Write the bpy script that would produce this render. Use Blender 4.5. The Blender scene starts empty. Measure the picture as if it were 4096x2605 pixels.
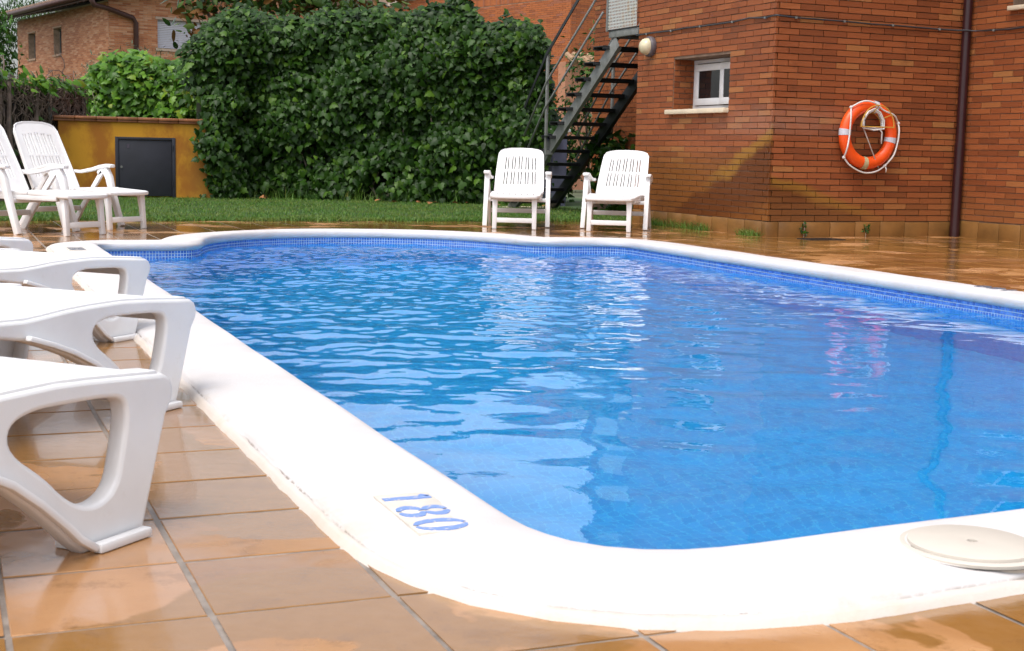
import bpy, bmesh, math, random
import numpy as np
from mathutils import Vector, Matrix

random.seed(7); rng = np.random.default_rng(7)
SC = bpy.context.scene; COL = SC.collection
R = math.radians

# ------------------------------------------------------------------ camera, sky, sun, exposure
cam_d = bpy.data.cameras.new('camera'); cam = bpy.data.objects.new('camera', cam_d); COL.objects.link(cam)
cam_d.sensor_width = 36; cam_d.lens = 36*5570.755/4096; cam_d.clip_end = 3000; cam_d.clip_start = .05
p_, r_ = R(7.08559), R(1.25488)
right = Vector((1, 0, 0)); fwd = Vector((0, math.cos(p_), -math.sin(p_))); up = Vector((0, math.sin(p_), math.cos(p_)))
X = right*math.cos(r_) + up*math.sin(r_); Y = up*math.cos(r_) - right*math.sin(r_)
cam.matrix_world = Matrix(((X.x, Y.x, -fwd.x, 0), (X.y, Y.y, -fwd.y, 0), (X.z, Y.z, -fwd.z, .8), (0, 0, 0, 1)))
cam_d.dof.use_dof = True; cam_d.dof.focus_distance = 13; cam_d.dof.aperture_fstop = 16
SC.camera = cam

W = bpy.data.worlds.new('World'); SC.world = W; W.use_nodes = True
nt = W.node_tree; bg = nt.nodes['Background']
sky = nt.nodes.new('ShaderNodeTexSky'); sky.sky_type = 'NISHITA'; sky.sun_disc = False
SUN_EL, SUN_AZ = 63, 212            # azimuth clockwise from +Y
sky.sun_elevation = R(SUN_EL); sky.sun_rotation = R(SUN_AZ); sky.air_density = 1.0; sky.dust_density = 4.0; sky.ozone_density = 1.0
hs = nt.nodes.new('ShaderNodeHueSaturation'); hs.inputs['Saturation'].default_value = .36
nt.links.new(sky.outputs[0], hs.inputs['Color']); nt.links.new(hs.outputs[0], bg.inputs[0]); bg.inputs[1].default_value = .15
sun_d = bpy.data.lights.new('sun', 'SUN'); sun_d.energy = .75; sun_d.angle = R(28); sun_d.color = (1, .955, .90)
sun = bpy.data.objects.new('sun', sun_d); COL.objects.link(sun)
d = Vector((math.sin(R(SUN_AZ))*math.cos(R(SUN_EL)), math.cos(R(SUN_AZ))*math.cos(R(SUN_EL)), math.sin(R(SUN_EL))))
sun.rotation_euler = d.to_track_quat('Z', 'Y').to_euler(); sun.location = (0, -5, 30)
SC.view_settings.view_transform = 'Standard'; SC.view_settings.look = 'None'; SC.view_settings.exposure = .87; SC.view_settings.gamma = 1
SC.render.engine = 'CYCLES'; SC.cycles.use_denoising = True; SC.cycles.max_bounces = 10; SC.cycles.transmission_bounces = 8
SC.cycles.sample_clamp_indirect = 8

# ------------------------------------------------------------------ helpers
def tag(o, label=None, cat=None, group=None, kind=None):
    for k, v in (('label', label), ('category', cat), ('group', group), ('kind', kind)):
        if v: o[k] = v
    return o
def empty(name, loc=(0, 0, 0), rz=0, **k):
    o = bpy.data.objects.new(name, None); COL.objects.link(o); o.location = loc; o.rotation_euler = (0, 0, rz); o.empty_display_size = .1
    return tag(o, **k)
def link(name, me, mat=None, parent=None, loc=(0, 0, 0), rot=(0, 0, 0), **k):
    if mat is not None and not me.materials: me.materials.append(mat)
    o = bpy.data.objects.new(name, me); COL.objects.link(o); o.parent = parent; o.location = loc; o.rotation_euler = rot
    return tag(o, **k)

class MB:
    def __init__(s): s.v = []; s.f = []
    def add(s, vs, fs):
        n = len(s.v); s.v += [tuple(v) for v in vs]; s.f += [tuple(i+n for i in f) for f in fs]
    def box(s, a, b, M=None):
        (x0, y0, z0), (x1, y1, z1) = a, b
        vs = [Vector(q) for q in ((x0,y0,z0),(x1,y0,z0),(x1,y1,z0),(x0,y1,z0),(x0,y0,z1),(x1,y0,z1),(x1,y1,z1),(x0,y1,z1))]
        if M is not None: vs = [M @ q for q in vs]
        s.add(vs, [(0,3,2,1),(4,5,6,7),(0,1,5,4),(1,2,6,5),(2,3,7,6),(3,0,4,7)])
    def sweep(s, pts, w, h, side=None, n=None):
        """rectangular bar along pts; w, h scalars or per-point lists; side = fixed width direction"""
        pts = [Vector(p) for p in pts]; k = len(pts); rings = []
        ws = w if hasattr(w, '__len__') else [w]*k; hsz = h if hasattr(h, '__len__') else [h]*k
        for i, p in enumerate(pts):
            t = (pts[min(i+1, k-1)] - pts[max(i-1, 0)]).normalized()
            sd = Vector(side) if side is not None else t.cross(Vector((0, 0, 1)))
            sd = (sd - t*sd.dot(t)).normalized(); u = sd.cross(t).normalized()
            a, b = ws[i]/2, hsz[i]/2
            rings.append([p+sd*a+u*b, p-sd*a+u*b, p-sd*a-u*b, p+sd*a-u*b])
        vs = [q for rg in rings for q in rg]; fs = []
        for i in range(k-1):
            for j in range(4): fs.append((i*4+j, i*4+(j+1) % 4, (i+1)*4+(j+1) % 4, (i+1)*4+j))
        fs += [(3, 2, 1, 0), tuple((k-1)*4+j for j in range(4))]
        s.add(vs, fs)
    def tube(s, pts, r, n=8, closed=False):
        pts = [Vector(p) for p in pts]; k = len(pts); rs = r if hasattr(r, '__len__') else [r]*k
        vs = []; fs = []; prev = None
        for i, p in enumerate(pts):
            if closed: t = pts[(i+1) % k] - pts[i-1]
            else: t = pts[min(i+1, k-1)] - pts[max(i-1, 0)]
            t.normalize()
            if prev is None: prev = t.orthogonal().normalized()
            a = (prev - t*prev.dot(t)).normalized(); prev = a; b = t.cross(a)
            for j in range(n):
                q = 2*math.pi*j/n; vs.append(p + (a*math.cos(q) + b*math.sin(q))*rs[i])
        m = k if closed else k-1
        for i in range(m):
            for j in range(n):
                i2 = (i+1) % k; fs.append((i*n+j, i*n+(j+1) % n, i2*n+(j+1) % n, i2*n+j))
        if not closed: fs += [tuple(range(n))[::-1], tuple((k-1)*n+j for j in range(n))]
        s.add(vs, fs)
    def lathe(s, prof, n=24, M=None):
        vs = []; fs = []; k = len(prof)
        for i in range(n):
            q = 2*math.pi*i/n
            for r, z in prof: vs.append(Vector((r*math.cos(q), r*math.sin(q), z)))
        for i in range(n):
            for j in range(k-1): fs.append((i*k+j, ((i+1) % n)*k+j, ((i+1) % n)*k+j+1, i*k+j+1))
        if M is not None: vs = [M @ v for v in vs]
        s.add(vs, fs)
    def mesh(s, name, smooth=False, bevel=0, seg=2):
        me = bpy.data.meshes.new(name); me.from_pydata(s.v, [], s.f)
        bm = bmesh.new(); bm.from_mesh(me)
        bmesh.ops.remove_doubles(bm, verts=bm.verts, dist=1e-5)
        bmesh.ops.recalc_face_normals(bm, faces=bm.faces)
        if bevel:
            es = [e for e in bm.edges if len(e.link_faces) == 2 and e.calc_face_angle(0) > .5]
            bmesh.ops.bevel(bm, geom=es, offset=bevel, segments=seg, profile=.5, affect='EDGES', clamp_overlap=True)
        bm.to_mesh(me); bm.free()
        if smooth or bevel:
            me.polygons.foreach_set('use_smooth', [True]*len(me.polygons))
            if bevel or smooth == 'auto': me.set_sharp_from_angle(angle=R(40))
        return me
    def obj(s, name, mat, parent=None, smooth=False, bevel=0, seg=2, **k):
        return link(name, s.mesh(name, smooth, bevel, seg), mat, parent, **k)

def plate(name, outlines, thick, bevel=0.0, M=None, res=1):
    cu = bpy.data.curves.new(name, 'CURVE'); cu.dimensions = '2D'; cu.fill_mode = 'BOTH'
    cu.extrude = thick/2 - bevel; cu.bevel_depth = bevel; cu.bevel_resolution = res; cu.offset = -bevel
    for ol in outlines:
        sp = cu.splines.new('POLY'); sp.points.add(len(ol)-1); sp.use_cyclic_u = True
        for p, q in zip(sp.points, ol): p.co = (q[0], q[1], 0, 1)
    ob = bpy.data.objects.new(name, cu); COL.objects.link(ob)
    dg = bpy.context.evaluated_depsgraph_get(); me = bpy.data.meshes.new_from_object(ob.evaluated_get(dg)); me.name = name
    bpy.data.objects.remove(ob); bpy.data.curves.remove(cu)
    if M is not None: me.transform(M)
    me.materials.clear()
    me.polygons.foreach_set('use_smooth', [True]*len(me.polygons)); me.set_sharp_from_angle(angle=R(35))
    return me
def rrect(x0, y0, x1, y1, r, n=4):
    o = []
    for cx, cy, a in ((x1-r, y1-r, 0), (x0+r, y1-r, 90), (x0+r, y0+r, 180), (x1-r, y0+r, 270)):
        for i in range(n+1): q = R(a+90*i/n); o.append((cx+r*math.cos(q), cy+r*math.sin(q)))
    return o
def smooth_poly(pts, it=2):
    for _ in range(it):
        o = []
        for i in range(len(pts)):
            a, b = pts[i], pts[(i+1) % len(pts)]
            o += [(a[0]*.75+b[0]*.25, a[1]*.75+b[1]*.25), (a[0]*.25+b[0]*.75, a[1]*.25+b[1]*.75)]
        pts = o
    return pts
def np_mesh(name, V, F, smooth=False, tone=None):
    """V (n,3), F (m,k) arrays; tone = per-face float attribute"""
    me = bpy.data.meshes.new(name); m, k = F.shape
    me.vertices.add(len(V)); me.vertices.foreach_set('co', np.ascontiguousarray(V, dtype=np.float32).ravel())
    me.loops.add(m*k); me.loops.foreach_set('vertex_index', np.ascontiguousarray(F, dtype=np.int32).ravel())
    me.polygons.add(m); me.polygons.foreach_set('loop_start', np.arange(0, m*k, k, dtype=np.int32))
    me.polygons.foreach_set('use_smooth', np.full(m, bool(smooth)))
    if tone is not None:
        a = me.attributes.new('tone', 'FLOAT', 'FACE'); a.data.foreach_set('value', np.ascontiguousarray(tone, dtype=np.float32))
    me.update(calc_edges=True); me.validate()
    return me

# ------------------------------------------------------------------ materials
class NB:
    def __init__(s, name):
        s.m = bpy.data.materials.new(name); s.m.use_nodes = True; s.t = s.m.node_tree; s.b = s.t.nodes['Principled BSDF']
    def n(s, typ, **k):
        x = s.t.nodes.new('ShaderNode'+typ)
        for a, v in k.items(): setattr(x, a, v)
        return x
    def l(s, a, b): s.t.links.new(a, b)
    def val(s, sock, v):
        if hasattr(v, 'is_linked') or isinstance(v, bpy.types.NodeSocket): s.l(v, sock)
        else: sock.default_value = v
    def math(s, op, a, b=0.0, c=None, clamp=False):
        x = s.n('Math', operation=op, use_clamp=clamp); s.val(x.inputs[0], a); s.val(x.inputs[1], b)
        if c is not None: s.val(x.inputs[2], c)
        return x.outputs[0]
    def noise(s, scale, detail=4, rough=.5, vec=None, dist=0):
        x = s.n('TexNoise'); x.inputs['Scale'].default_value = scale; x.inputs['Detail'].default_value = detail
        x.inputs['Roughness'].default_value = rough; x.inputs['Distortion'].default_value = dist
        if vec is not None: s.l(vec, x.inputs['Vector'])
        return x.outputs['Fac']
    def pos(s): return s.n('NewGeometry').outputs['Position']
    def scalev(s, vec, sc):
        x = s.n('Mapping'); x.inputs['Scale'].default_value = sc; s.l(vec, x.inputs['Vector']); return x.outputs[0]
    def ramp(s, fac, stops):
        x = s.n('ValToRGB'); e = x.color_ramp.elements
        while len(e) < len(stops): e.new(.5)
        for i, (p, c) in enumerate(stops): e[i].position = p; e[i].color = (*c, 1) if len(c) == 3 else c
        s.l(fac, x.inputs[0]); return x.outputs[0]
    def mix(s, fac, a, b, blend='MIX'):
        x = s.n('Mix', data_type='RGBA', blend_type=blend)
        s.val(x.inputs[0], fac)
        for sock, v in ((x.inputs[6], a), (x.inputs[7], b)):
            if isinstance(v, bpy.types.NodeSocket): s.l(v, sock)
            else: sock.default_value = (*v, 1)
        return x.outputs[2]
    def step(s, x, a, b):
        m = s.n('MapRange', interpolation_type='SMOOTHSTEP'); s.val(m.inputs[0], x); s.val(m.inputs[1], a); s.val(m.inputs[2], b)
        return m.outputs[0]
    def bump(s, h, strength=.3, dist=.01, nrm=None):
        x = s.n('Bump'); x.inputs['Strength'].default_value = strength; x.inputs['Distance'].default_value = dist; s.l(h, x.inputs['Height'])
        if nrm is not None: s.l(nrm, x.inputs['Normal'])
        return x.outputs[0]
    def out(s, color=None, rough=None, nrm=None, **k):
        if color is not None:
            if isinstance(color, bpy.types.NodeSocket): s.l(color, s.b.inputs['Base Color'])
            else: s.b.inputs['Base Color'].default_value = (*color, 1)
        if rough is not None: s.val(s.b.inputs['Roughness'], rough)
        if nrm is not None: s.l(nrm, s.b.inputs['Normal'])
        for a, v in k.items(): s.val(s.b.inputs[a.replace('_', ' ')], v)
        return s.m
    def rand(s): return s.n('ObjectInfo').outputs['Random']
    def tone(s): return s.n('Attribute', attribute_name='tone').outputs['Fac']

def simple(name, col, rough=.5, var=.12, scale=6, bump=.0, bscale=60, metal=0, spec=.5):
    b = NB(name); p = b.pos(); nz = b.noise(scale, 5, .6, p)
    c = b.ramp(nz, [(.3, tuple(x*(1-var) for x in col)), (.7, tuple(min(1, x*(1+var)) for x in col))])
    nr = b.bump(b.noise(bscale, 4, .6, p), bump, .004) if bump else None
    return b.out(c, rough, nr, Metallic=metal, Specular_IOR_Level=spec)

def white_plastic():
    b = NB('white_plastic'); p = b.pos()
    c = b.ramp(b.noise(3, 5, .6, p), [(.25, (.69, .675, .675)), (.55, (.775, .77, .775))])
    c = b.mix(b.math('MULTIPLY', b.step(b.noise(9, 6, .75, p), .60, .74), .35), c, (.50, .44, .36))
    return b.out(c, b.math('ADD', .30, b.math('MULTIPLY', b.noise(14, 4, .6, p), .18)), b.bump(b.noise(260, 2, .5, p), .08, .002), Specular_IOR_Level=.45)
M_PLASTIC = white_plastic()

def ground_coords(b, ang, org=(0, 0)):
    """position rotated into a local frame -> separate xyz sockets"""
    x = b.n('VectorRotate', rotation_type='Z_AXIS'); x.inputs['Center'].default_value = (org[0], org[1], 0); x.inputs['Angle'].default_value = ang
    b.l(b.pos(), x.inputs['Vector']); s = b.n('SeparateXYZ'); b.l(x.outputs[0], s.inputs[0]); return s.outputs, x.outputs[0]

def tile_mat(joined):
    b = NB('terracotta_tile_joined' if joined else 'terracotta_tile'); p = b.pos()
    rnd = b.tone() if joined else b.rand()
    base = b.ramp(rnd, [(0, (.25, .110, .025)), (.3, (.36, .165, .046)), (.7, (.45, .220, .078)), (1, (.52, .270, .130))])
    n1 = b.noise(2.2, 5, .6, p); n2 = b.noise(28, 4, .6, p)
    sat = b.step(b.math('ADD', b.noise(1.7, 4, .5, p, .5), b.math('MULTIPLY', n2, .05)), .500, .525)
    c = b.mix(b.step(n1, .35, .68), base, b.mix(.35, base, (.24, .10, .03)))
    c = b.mix(b.math('MULTIPLY', sat, .85), c, (.25, .112, .013))                      # soaked patches with crisp edges
    c = b.mix(b.math('MULTIPLY', n2, .28), c, (.55, .33, .17))
    film = b.step(b.noise(1.3, 4, .55, p, .8), .40, .54)                                # where a water film stands
    film = b.math('MAXIMUM', film, sat); ro = b.math('ADD', b.math('MULTIPLY', b.math('SUBTRACT', 1.0, film), .24), .07)
    c = b.mix(b.math('MULTIPLY', film, .25), c, b.mix(1.0, c, (.50, .46, .40), 'MULTIPLY'))
    c = b.mix(b.math('MULTIPLY', b.step(b.noise(7, 6, .75, p), .52, .66), .45), c, (.17, .075, .018))
    hb = b.bump(b.noise(160, 4, .7, p), .12, .002); hb = b.bump(n2, .14, .004, hb); hb = b.bump(b.noise(5, 3, .5, p), .16, .01, hb)
    c = b.mix(b.math('MULTIPLY', b.step(b.noise(220, 3, .7, p), .60, .72), .35), c, (.14, .06, .02))
    return b.out(c, ro, hb, Specular_IOR_Level=.5, Coat_Weight=b.math('MULTIPLY', film, .35), Coat_Roughness=.03, Coat_IOR=1.33)
M_TILE, M_TILEJ = tile_mat(False), tile_mat(True)
M_GROUT = simple('grout', (.24, .20, .17), .5, .4, 14, .3, 90)
def coping_mat():
    b = NB('white_coping'); p = b.pos(); ac = b.n('Attribute', attribute_name='across').outputs['Fac']
    c = b.ramp(b.noise(2.0, 5, .6, p), [(.3, (.54, .505, .495)), (.65, (.625, .605, .605))])
    dirt = b.math('MULTIPLY', b.step(ac, .55, 1.0), b.step(b.noise(3.5, 6, .7, p), .45, .64))
    c = b.mix(b.math('MULTIPLY', dirt, .55), c, (.50, .42, .33))
    crack = b.math('MULTIPLY', b.math('MULTIPLY', b.step(ac, .932, .942), b.step(ac, .956, .948)), b.math('MULTIPLY', b.step(b.noise(38, 5, .8, p), .42, .54), b.step(b.noise(3.1, 3, .6, p), .42, .58)))
    c = b.mix(b.math('MULTIPLY', crack, .8), c, (.20, .15, .11))
    c = b.mix(b.math('MULTIPLY', b.step(ac, .94, .97), .5), c, (.62, .52, .42))
    nose = b.math('MULTIPLY', b.step(ac, .14, .03), b.step(b.noise(9, 6, .7, p), .55, .7))
    c = b.mix(b.math('MULTIPLY', nose, .5), c, (.38, .38, .30))
    h = b.bump(b.noise(110, 3, .6, p), .35, .004); h = b.bump(b.noise(14, 4, .6, p), .25, .01, h)
    return b.out(c, .62, h)
M_COPING = coping_mat()
def mosaic_mat(name, joined):
    b = NB(name); rnd = b.tone() if joined else b.rand()
    c = b.ramp(rnd, [(0, (.035, .13, .50)), (.5, (.06, .19, .62)), (1, (.10, .26, .70))])
    return b.out(c, .12)
M_MOS, M_MOSJ = mosaic_mat('mosaic_tile', False), mosaic_mat('mosaic_tile_joined', True)
M_MGROUT = simple('mosaic_grout', (.62, .78, .86), .6, .1, 20)
def basin_mat():
    b = NB('pool_mosaic'); co = b.n('UVMap').outputs[0]
    br = b.n('TexBrick', offset=0, squash=1); br.inputs['Scale'].default_value = 1; br.inputs['Mortar Size'].default_value = .0022
    br.inputs['Mortar Smooth'].default_value = .3; br.inputs['Brick Width'].default_value = .05; br.inputs['Row Height'].default_value = .05; br.inputs['Bias'].default_value = 0
    br.inputs['Color1'].default_value = (.006, .37, .82, 1); br.inputs['Color2'].default_value = (.012, .44, .90, 1); br.inputs['Mortar'].default_value = (.05, .56, .92, 1)
    b.l(co, br.inputs['Vector'])
    return b.out(br.outputs['Color'], .3)
M_BASIN = basin_mat()
def water_mat():
    b = NB('pool_water'); p = b.pos()
    h = b.bump(b.noise(22, 2, .5, p), .05, .006)
    return b.out((.93, .985, 1.0), .0, h, IOR=1.333, Transmission_Weight=1.0)
M_WATER = water_mat()
def grass_mat():
    b = NB('grass'); t = b.tone(); p = b.pos()
    c = b.ramp(t, [(0, (.035, .100, .010)), (.6, (.070, .165, .018)), (.93, (.11, .21, .03)), (1, (.26, .22, .06))])
    c = b.mix(b.math('MULTIPLY', b.step(b.noise(1.1, 5, .65, p), .42, .66), .6), c, (.15, .19, .035))
    c = b.mix(b.math('MULTIPLY', b.step(b.noise(2.3, 4, .6, p), .56, .7), .5), c, (.028, .085, .012))
    return b.out(c, .45, Specular_IOR_Level=.3)
M_GRASS = grass_mat()
M_SOIL = simple('lawn_soil', (.035, .075, .014), .8, .45, 5, .5, 60)
M_EARTH = simple('earth', (.07, .085, .04), .9, .4, .6)

BANG, BORG = R(23.65), (2.576, 14.19)
def brick_mat(name, joined, stained, pal=None, plain_pos=False):
    b = NB(name); p = b.pos(); rnd = b.tone() if joined else b.rand()
    pal = pal or [(0, (.165, .043, .013)), (.3, (.225, .058, .017)), (.62, (.26, .071, .021)), (.9, (.295, .088, .027)), (1, (.32, .135, .042))]
    c = b.ramp(rnd, pal)
    fine = b.noise(1, 5, .7, b.scalev(p, (9, 9, 130)))
    c = b.mix(b.math('MULTIPLY', fine, .45), c, b.mix(.3, c, (.42, .18, .08)), 'MIX')
    c = b.mix(b.math('MULTIPLY', b.step(b.noise(3.0, 5, .65, p), .55, .8), .45), c, (.10, .03, .012))
    if stained:
        vr = b.n('VectorRotate', rotation_type='Z_AXIS'); vr.inputs['Center'].default_value = (BORG[0], BORG[1], 0); vr.inputs['Angle'].default_value = -BANG
        if joined: b.l(p, vr.inputs['Vector'])
        else:
            mx = b.n('Mix', data_type='VECTOR'); mx.inputs[0].default_value = .9
            b.l(b.n('ObjectInfo').outputs['Location'], mx.inputs[4]); b.l(p, mx.inputs[5]); b.l(mx.outputs[1], vr.inputs['Vector'])
        sp = b.n('SeparateXYZ'); b.l(vr.outputs[0], sp.inputs[0]); x, y, z = sp.outputs
        x = b.math('SUBTRACT', x, BORG[0]); y = b.math('SUBTRACT', y, BORG[1])
        wob = b.math('MULTIPLY', b.math('SUBTRACT', b.noise(2.3, 4, .6, p), .5), .34)
        isL = b.step(x, .03, .0)                               # the face beside the stairs
        # left face: streak running down from the corner
        dl = b.math('ADD', b.math('SUBTRACT', b.math('SUBTRACT', 1.10, b.math('MULTIPLY', y, .42)), z), wob)   # >0 below the line
        yel = b.math('MULTIPLY', b.step(dl, -.02, .05), b.step(dl, .20, .09))
        core = b.math('MULTIPLY', b.step(dl, .06, .17), b.step(b.math('ADD', dl, b.math('MULTIPLY', y, .12)), .85, .60))
        low = b.math('MULTIPLY', b.step(b.math('ADD', z, wob), 1.02, .62), .85)
        cL = b.mix(b.math('MULTIPLY', low, .92), c, (.18, .064, .006))
        cL = b.mix(b.math('MULTIPLY', core, .88), cL, (.105, .028, .003))
        cL = b.mix(b.math('MULTIPLY', yel, b.math('MULTIPLY', b.step(y, 1.4, .7), .75)), cL, (.28, .14, .017))
        # right face: shallower streak
        dr = b.math('ADD', b.math('SUBTRACT', b.math('SUBTRACT', .66, b.math('MULTIPLY', x, .30)), z), b.math('MULTIPLY', wob, .5))
        r1 = b.math('MULTIPLY', b.math('MULTIPLY', b.step(dr, -.02, .06), b.step(x, 1.75, .9)), b.step(dr, .70, .45))
        cR = b.mix(b.math('MULTIPLY', r1, .92), c, b.mix(b.step(dr, .05, .17), (.25, .12, .015), (.095, .025, .003)))
        lowR = b.math('MULTIPLY', b.step(b.math('ADD', z, wob), .62, .2), .4)
        cR = b.mix(lowR, cR, (.27, .115, .035))
        c = b.mix(isL, cR, cL)
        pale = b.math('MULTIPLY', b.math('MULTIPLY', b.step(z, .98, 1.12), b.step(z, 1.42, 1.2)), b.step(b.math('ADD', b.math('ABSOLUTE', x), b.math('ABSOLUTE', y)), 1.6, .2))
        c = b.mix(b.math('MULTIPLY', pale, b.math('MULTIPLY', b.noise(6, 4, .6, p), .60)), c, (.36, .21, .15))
    h = b.bump(fine, .5, .006)
    return b.out(c, b.math('ADD', .42, b.math('MULTIPLY', fine, .3)), h, Specular_IOR_Level=.28)
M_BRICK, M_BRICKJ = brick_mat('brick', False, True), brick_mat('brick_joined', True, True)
PALE_BRICK = [(0, (.36, .125, .055)), (.35, (.47, .185, .085)), (.7, (.54, .24, .115)), (1, (.60, .34, .21))]
M_BRICKH = brick_mat('pale_brick', True, False, PALE_BRICK)
M_BRICKC = brick_mat('orange_brick', True, False, [(0, (.26, .075, .03)), (.3, (.38, .11, .035)), (.8, (.42, .125, .04)), (1, (.30, .11, .07))])
M_MORTAR = simple('mortar', (.18, .115, .078), .9, .3, 8, .4, 120)
M_PMORTAR = simple('pale_mortar', (.42, .30, .22), .9, .25, 8)

# ------------------------------------------------------------------ frames
TANG = R(22.40)                      # terrace and pool frame: local x across the pool, y along it
LT, TV, TU = .3298, .0844, 2.3265    # tile module and grid origin
def TW(v, u, z=0): return Vector((v*math.cos(TANG)-u*math.sin(TANG), v*math.sin(TANG)+u*math.cos(TANG), z))
def WT(x, y): return (x*math.cos(TANG)+y*math.sin(TANG), -x*math.sin(TANG)+y*math.cos(TANG))
BM = Matrix.Translation((BORG[0], BORG[1], 0)) @ Matrix.Rotation(BANG, 4, 'Z')   # building frame: x into R side, y along L side

# ------------------------------------------------------------------ pool outline (v, u), counter-clockwise
def arc(cx, cy, r, a0, a1, n): return [(cx+r*math.cos(R(a0+(a1-a0)*i/n)), cy+r*math.sin(R(a0+(a1-a0)*i/n))) for i in range(n+1)]
VL, VR, US = 1.10, 5.70, 11.16
def pool_outline():
    o = [(1.106, 2.51), (1.134, 2.426), (1.186, 2.362), (1.258, 2.32), (1.315, 2.305), (1.464, 2.313), (1.734, 2.337), (2.231, 2.38)]
    o += [(2.8, 2.44), (3.6, 2.53), (4.5, 2.63)] + arc(VR-.45, 3.25, .45, -75, 0, 8)
    o += [(VR, 5), (VR, 7), (VR, 9)] + arc(VR-.22, US-.02, .22, 0, 90, 6) + [(5.2, US+.2)]
    o += arc(3.42, US+.10, 1.45, 5, 175, 40)
    o += [(1.9, US), (1.5, US), (VL, US)] + [(VL, 9), (VL, 7), (VL, 5), (VL, 3.6)]
    return o
def dense(o, st=.06):
    r = []
    for i in range(len(o)):
        a = Vector(o[i]); b = Vector(o[(i+1) % len(o)]); n = max(1, int((b-a).length/st))
        for j in range(n): r.append(tuple(a.lerp(b, j/n)))
    return r
INNER = np.array(dense(pool_outline()))
def sm(A, it):
    for _ in range(it): A = A*.5 + (np.roll(A, 1, 0)+np.roll(A, -1, 0))*.25
    return A
INNER = sm(INNER, 3)
def seg_dist(P, A):
    """signed distance of points P (n,2) to closed polyline A, positive outside; also nearest normal"""
    B = np.roll(A, -1, 0); dist = np.full(len(P), 1e9); nrm = np.zeros((len(P), 2)); near = np.zeros((len(P), 2))
    for a, b in zip(A, B):
        ab = b-a; t = np.clip(((P-a) @ ab)/(ab @ ab+1e-12), 0, 1); q = a+t[:, None]*ab; dd = np.hypot(*(P-q).T)
        m = dd < dist; dist[m] = dd[m]; near[m] = q[m]
        n = np.array([ab[1], -ab[0]]); n = n/(np.hypot(*n)+1e-12); nrm[m] = n
    ins = np.zeros(len(P), bool); x, y = P.T
    for a, b in zip(A, B):
        c = (a[1] > y) != (b[1] > y); ins ^= c & (x < (b[0]-a[0])*(y-a[1])/((b[1]-a[1])+1e-15)+a[0])
    return np.where(ins, -dist, dist), nrm, near
def offset_line(A, dd):
    """outward offset, points drawn back until they keep distance dd (handles the two cusps)"""
    t = np.roll(A, -1, 0)-np.roll(A, 1, 0); t /= np.hypot(*t.T)[:, None]+1e-12; n = np.stack([t[:, 1], -t[:, 0]], 1)
    O = A+n*dd
    for _ in range(4):
        ds, _, near = seg_dist(O, A); bad = np.abs(ds) < dd*.97
        v = O-near; L = np.hypot(*v.T)[:, None]+1e-9
        O[bad] = near[bad]+(v/L*dd)[bad]
        O = sm(O, 1)
    return O
CW = .37
OUTER = offset_line(INNER, CW)
WALL = offset_line(INNER, .025)

# ------------------------------------------------------------------ ground, terrace, pool
def ring_sheet(name, outer, inner, z, mat, **k):
    bm = bmesh.new()
    def loop(pts):
        vs = [bm.verts.new((*TW(p[0], p[1]).xy, z)) for p in pts]
        return [bm.edges.new((vs[i], vs[(i+1) % len(vs)])) for i in range(len(vs))]
    es = loop(outer)+loop(inner); bmesh.ops.triangle_fill(bm, edges=es, use_beauty=True)
    bmesh.ops.recalc_face_normals(bm, faces=bm.faces)
    if sum(f.normal.z for f in bm.faces) < 0: bmesh.ops.reverse_faces(bm, faces=bm.faces)
    me = bpy.data.meshes.new(name); bm.to_mesh(me); bm.free(); return link(name, me, mat, **k)
HOLE = offset_line(INNER, .20)[::3]
ring_sheet('ground', [(-900, -900), (900, -900), (900, 900), (-900, 900)], HOLE, -.06, M_EARTH, kind='structure')
LAWN_U = 15.06
terrace = ring_sheet('terrace_floor', [(-9.5, -3), (13, -3), (13, LAWN_U), (-9.5, LAWN_U)], HOLE, -.0024, M_GROUT, kind='structure')

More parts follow.
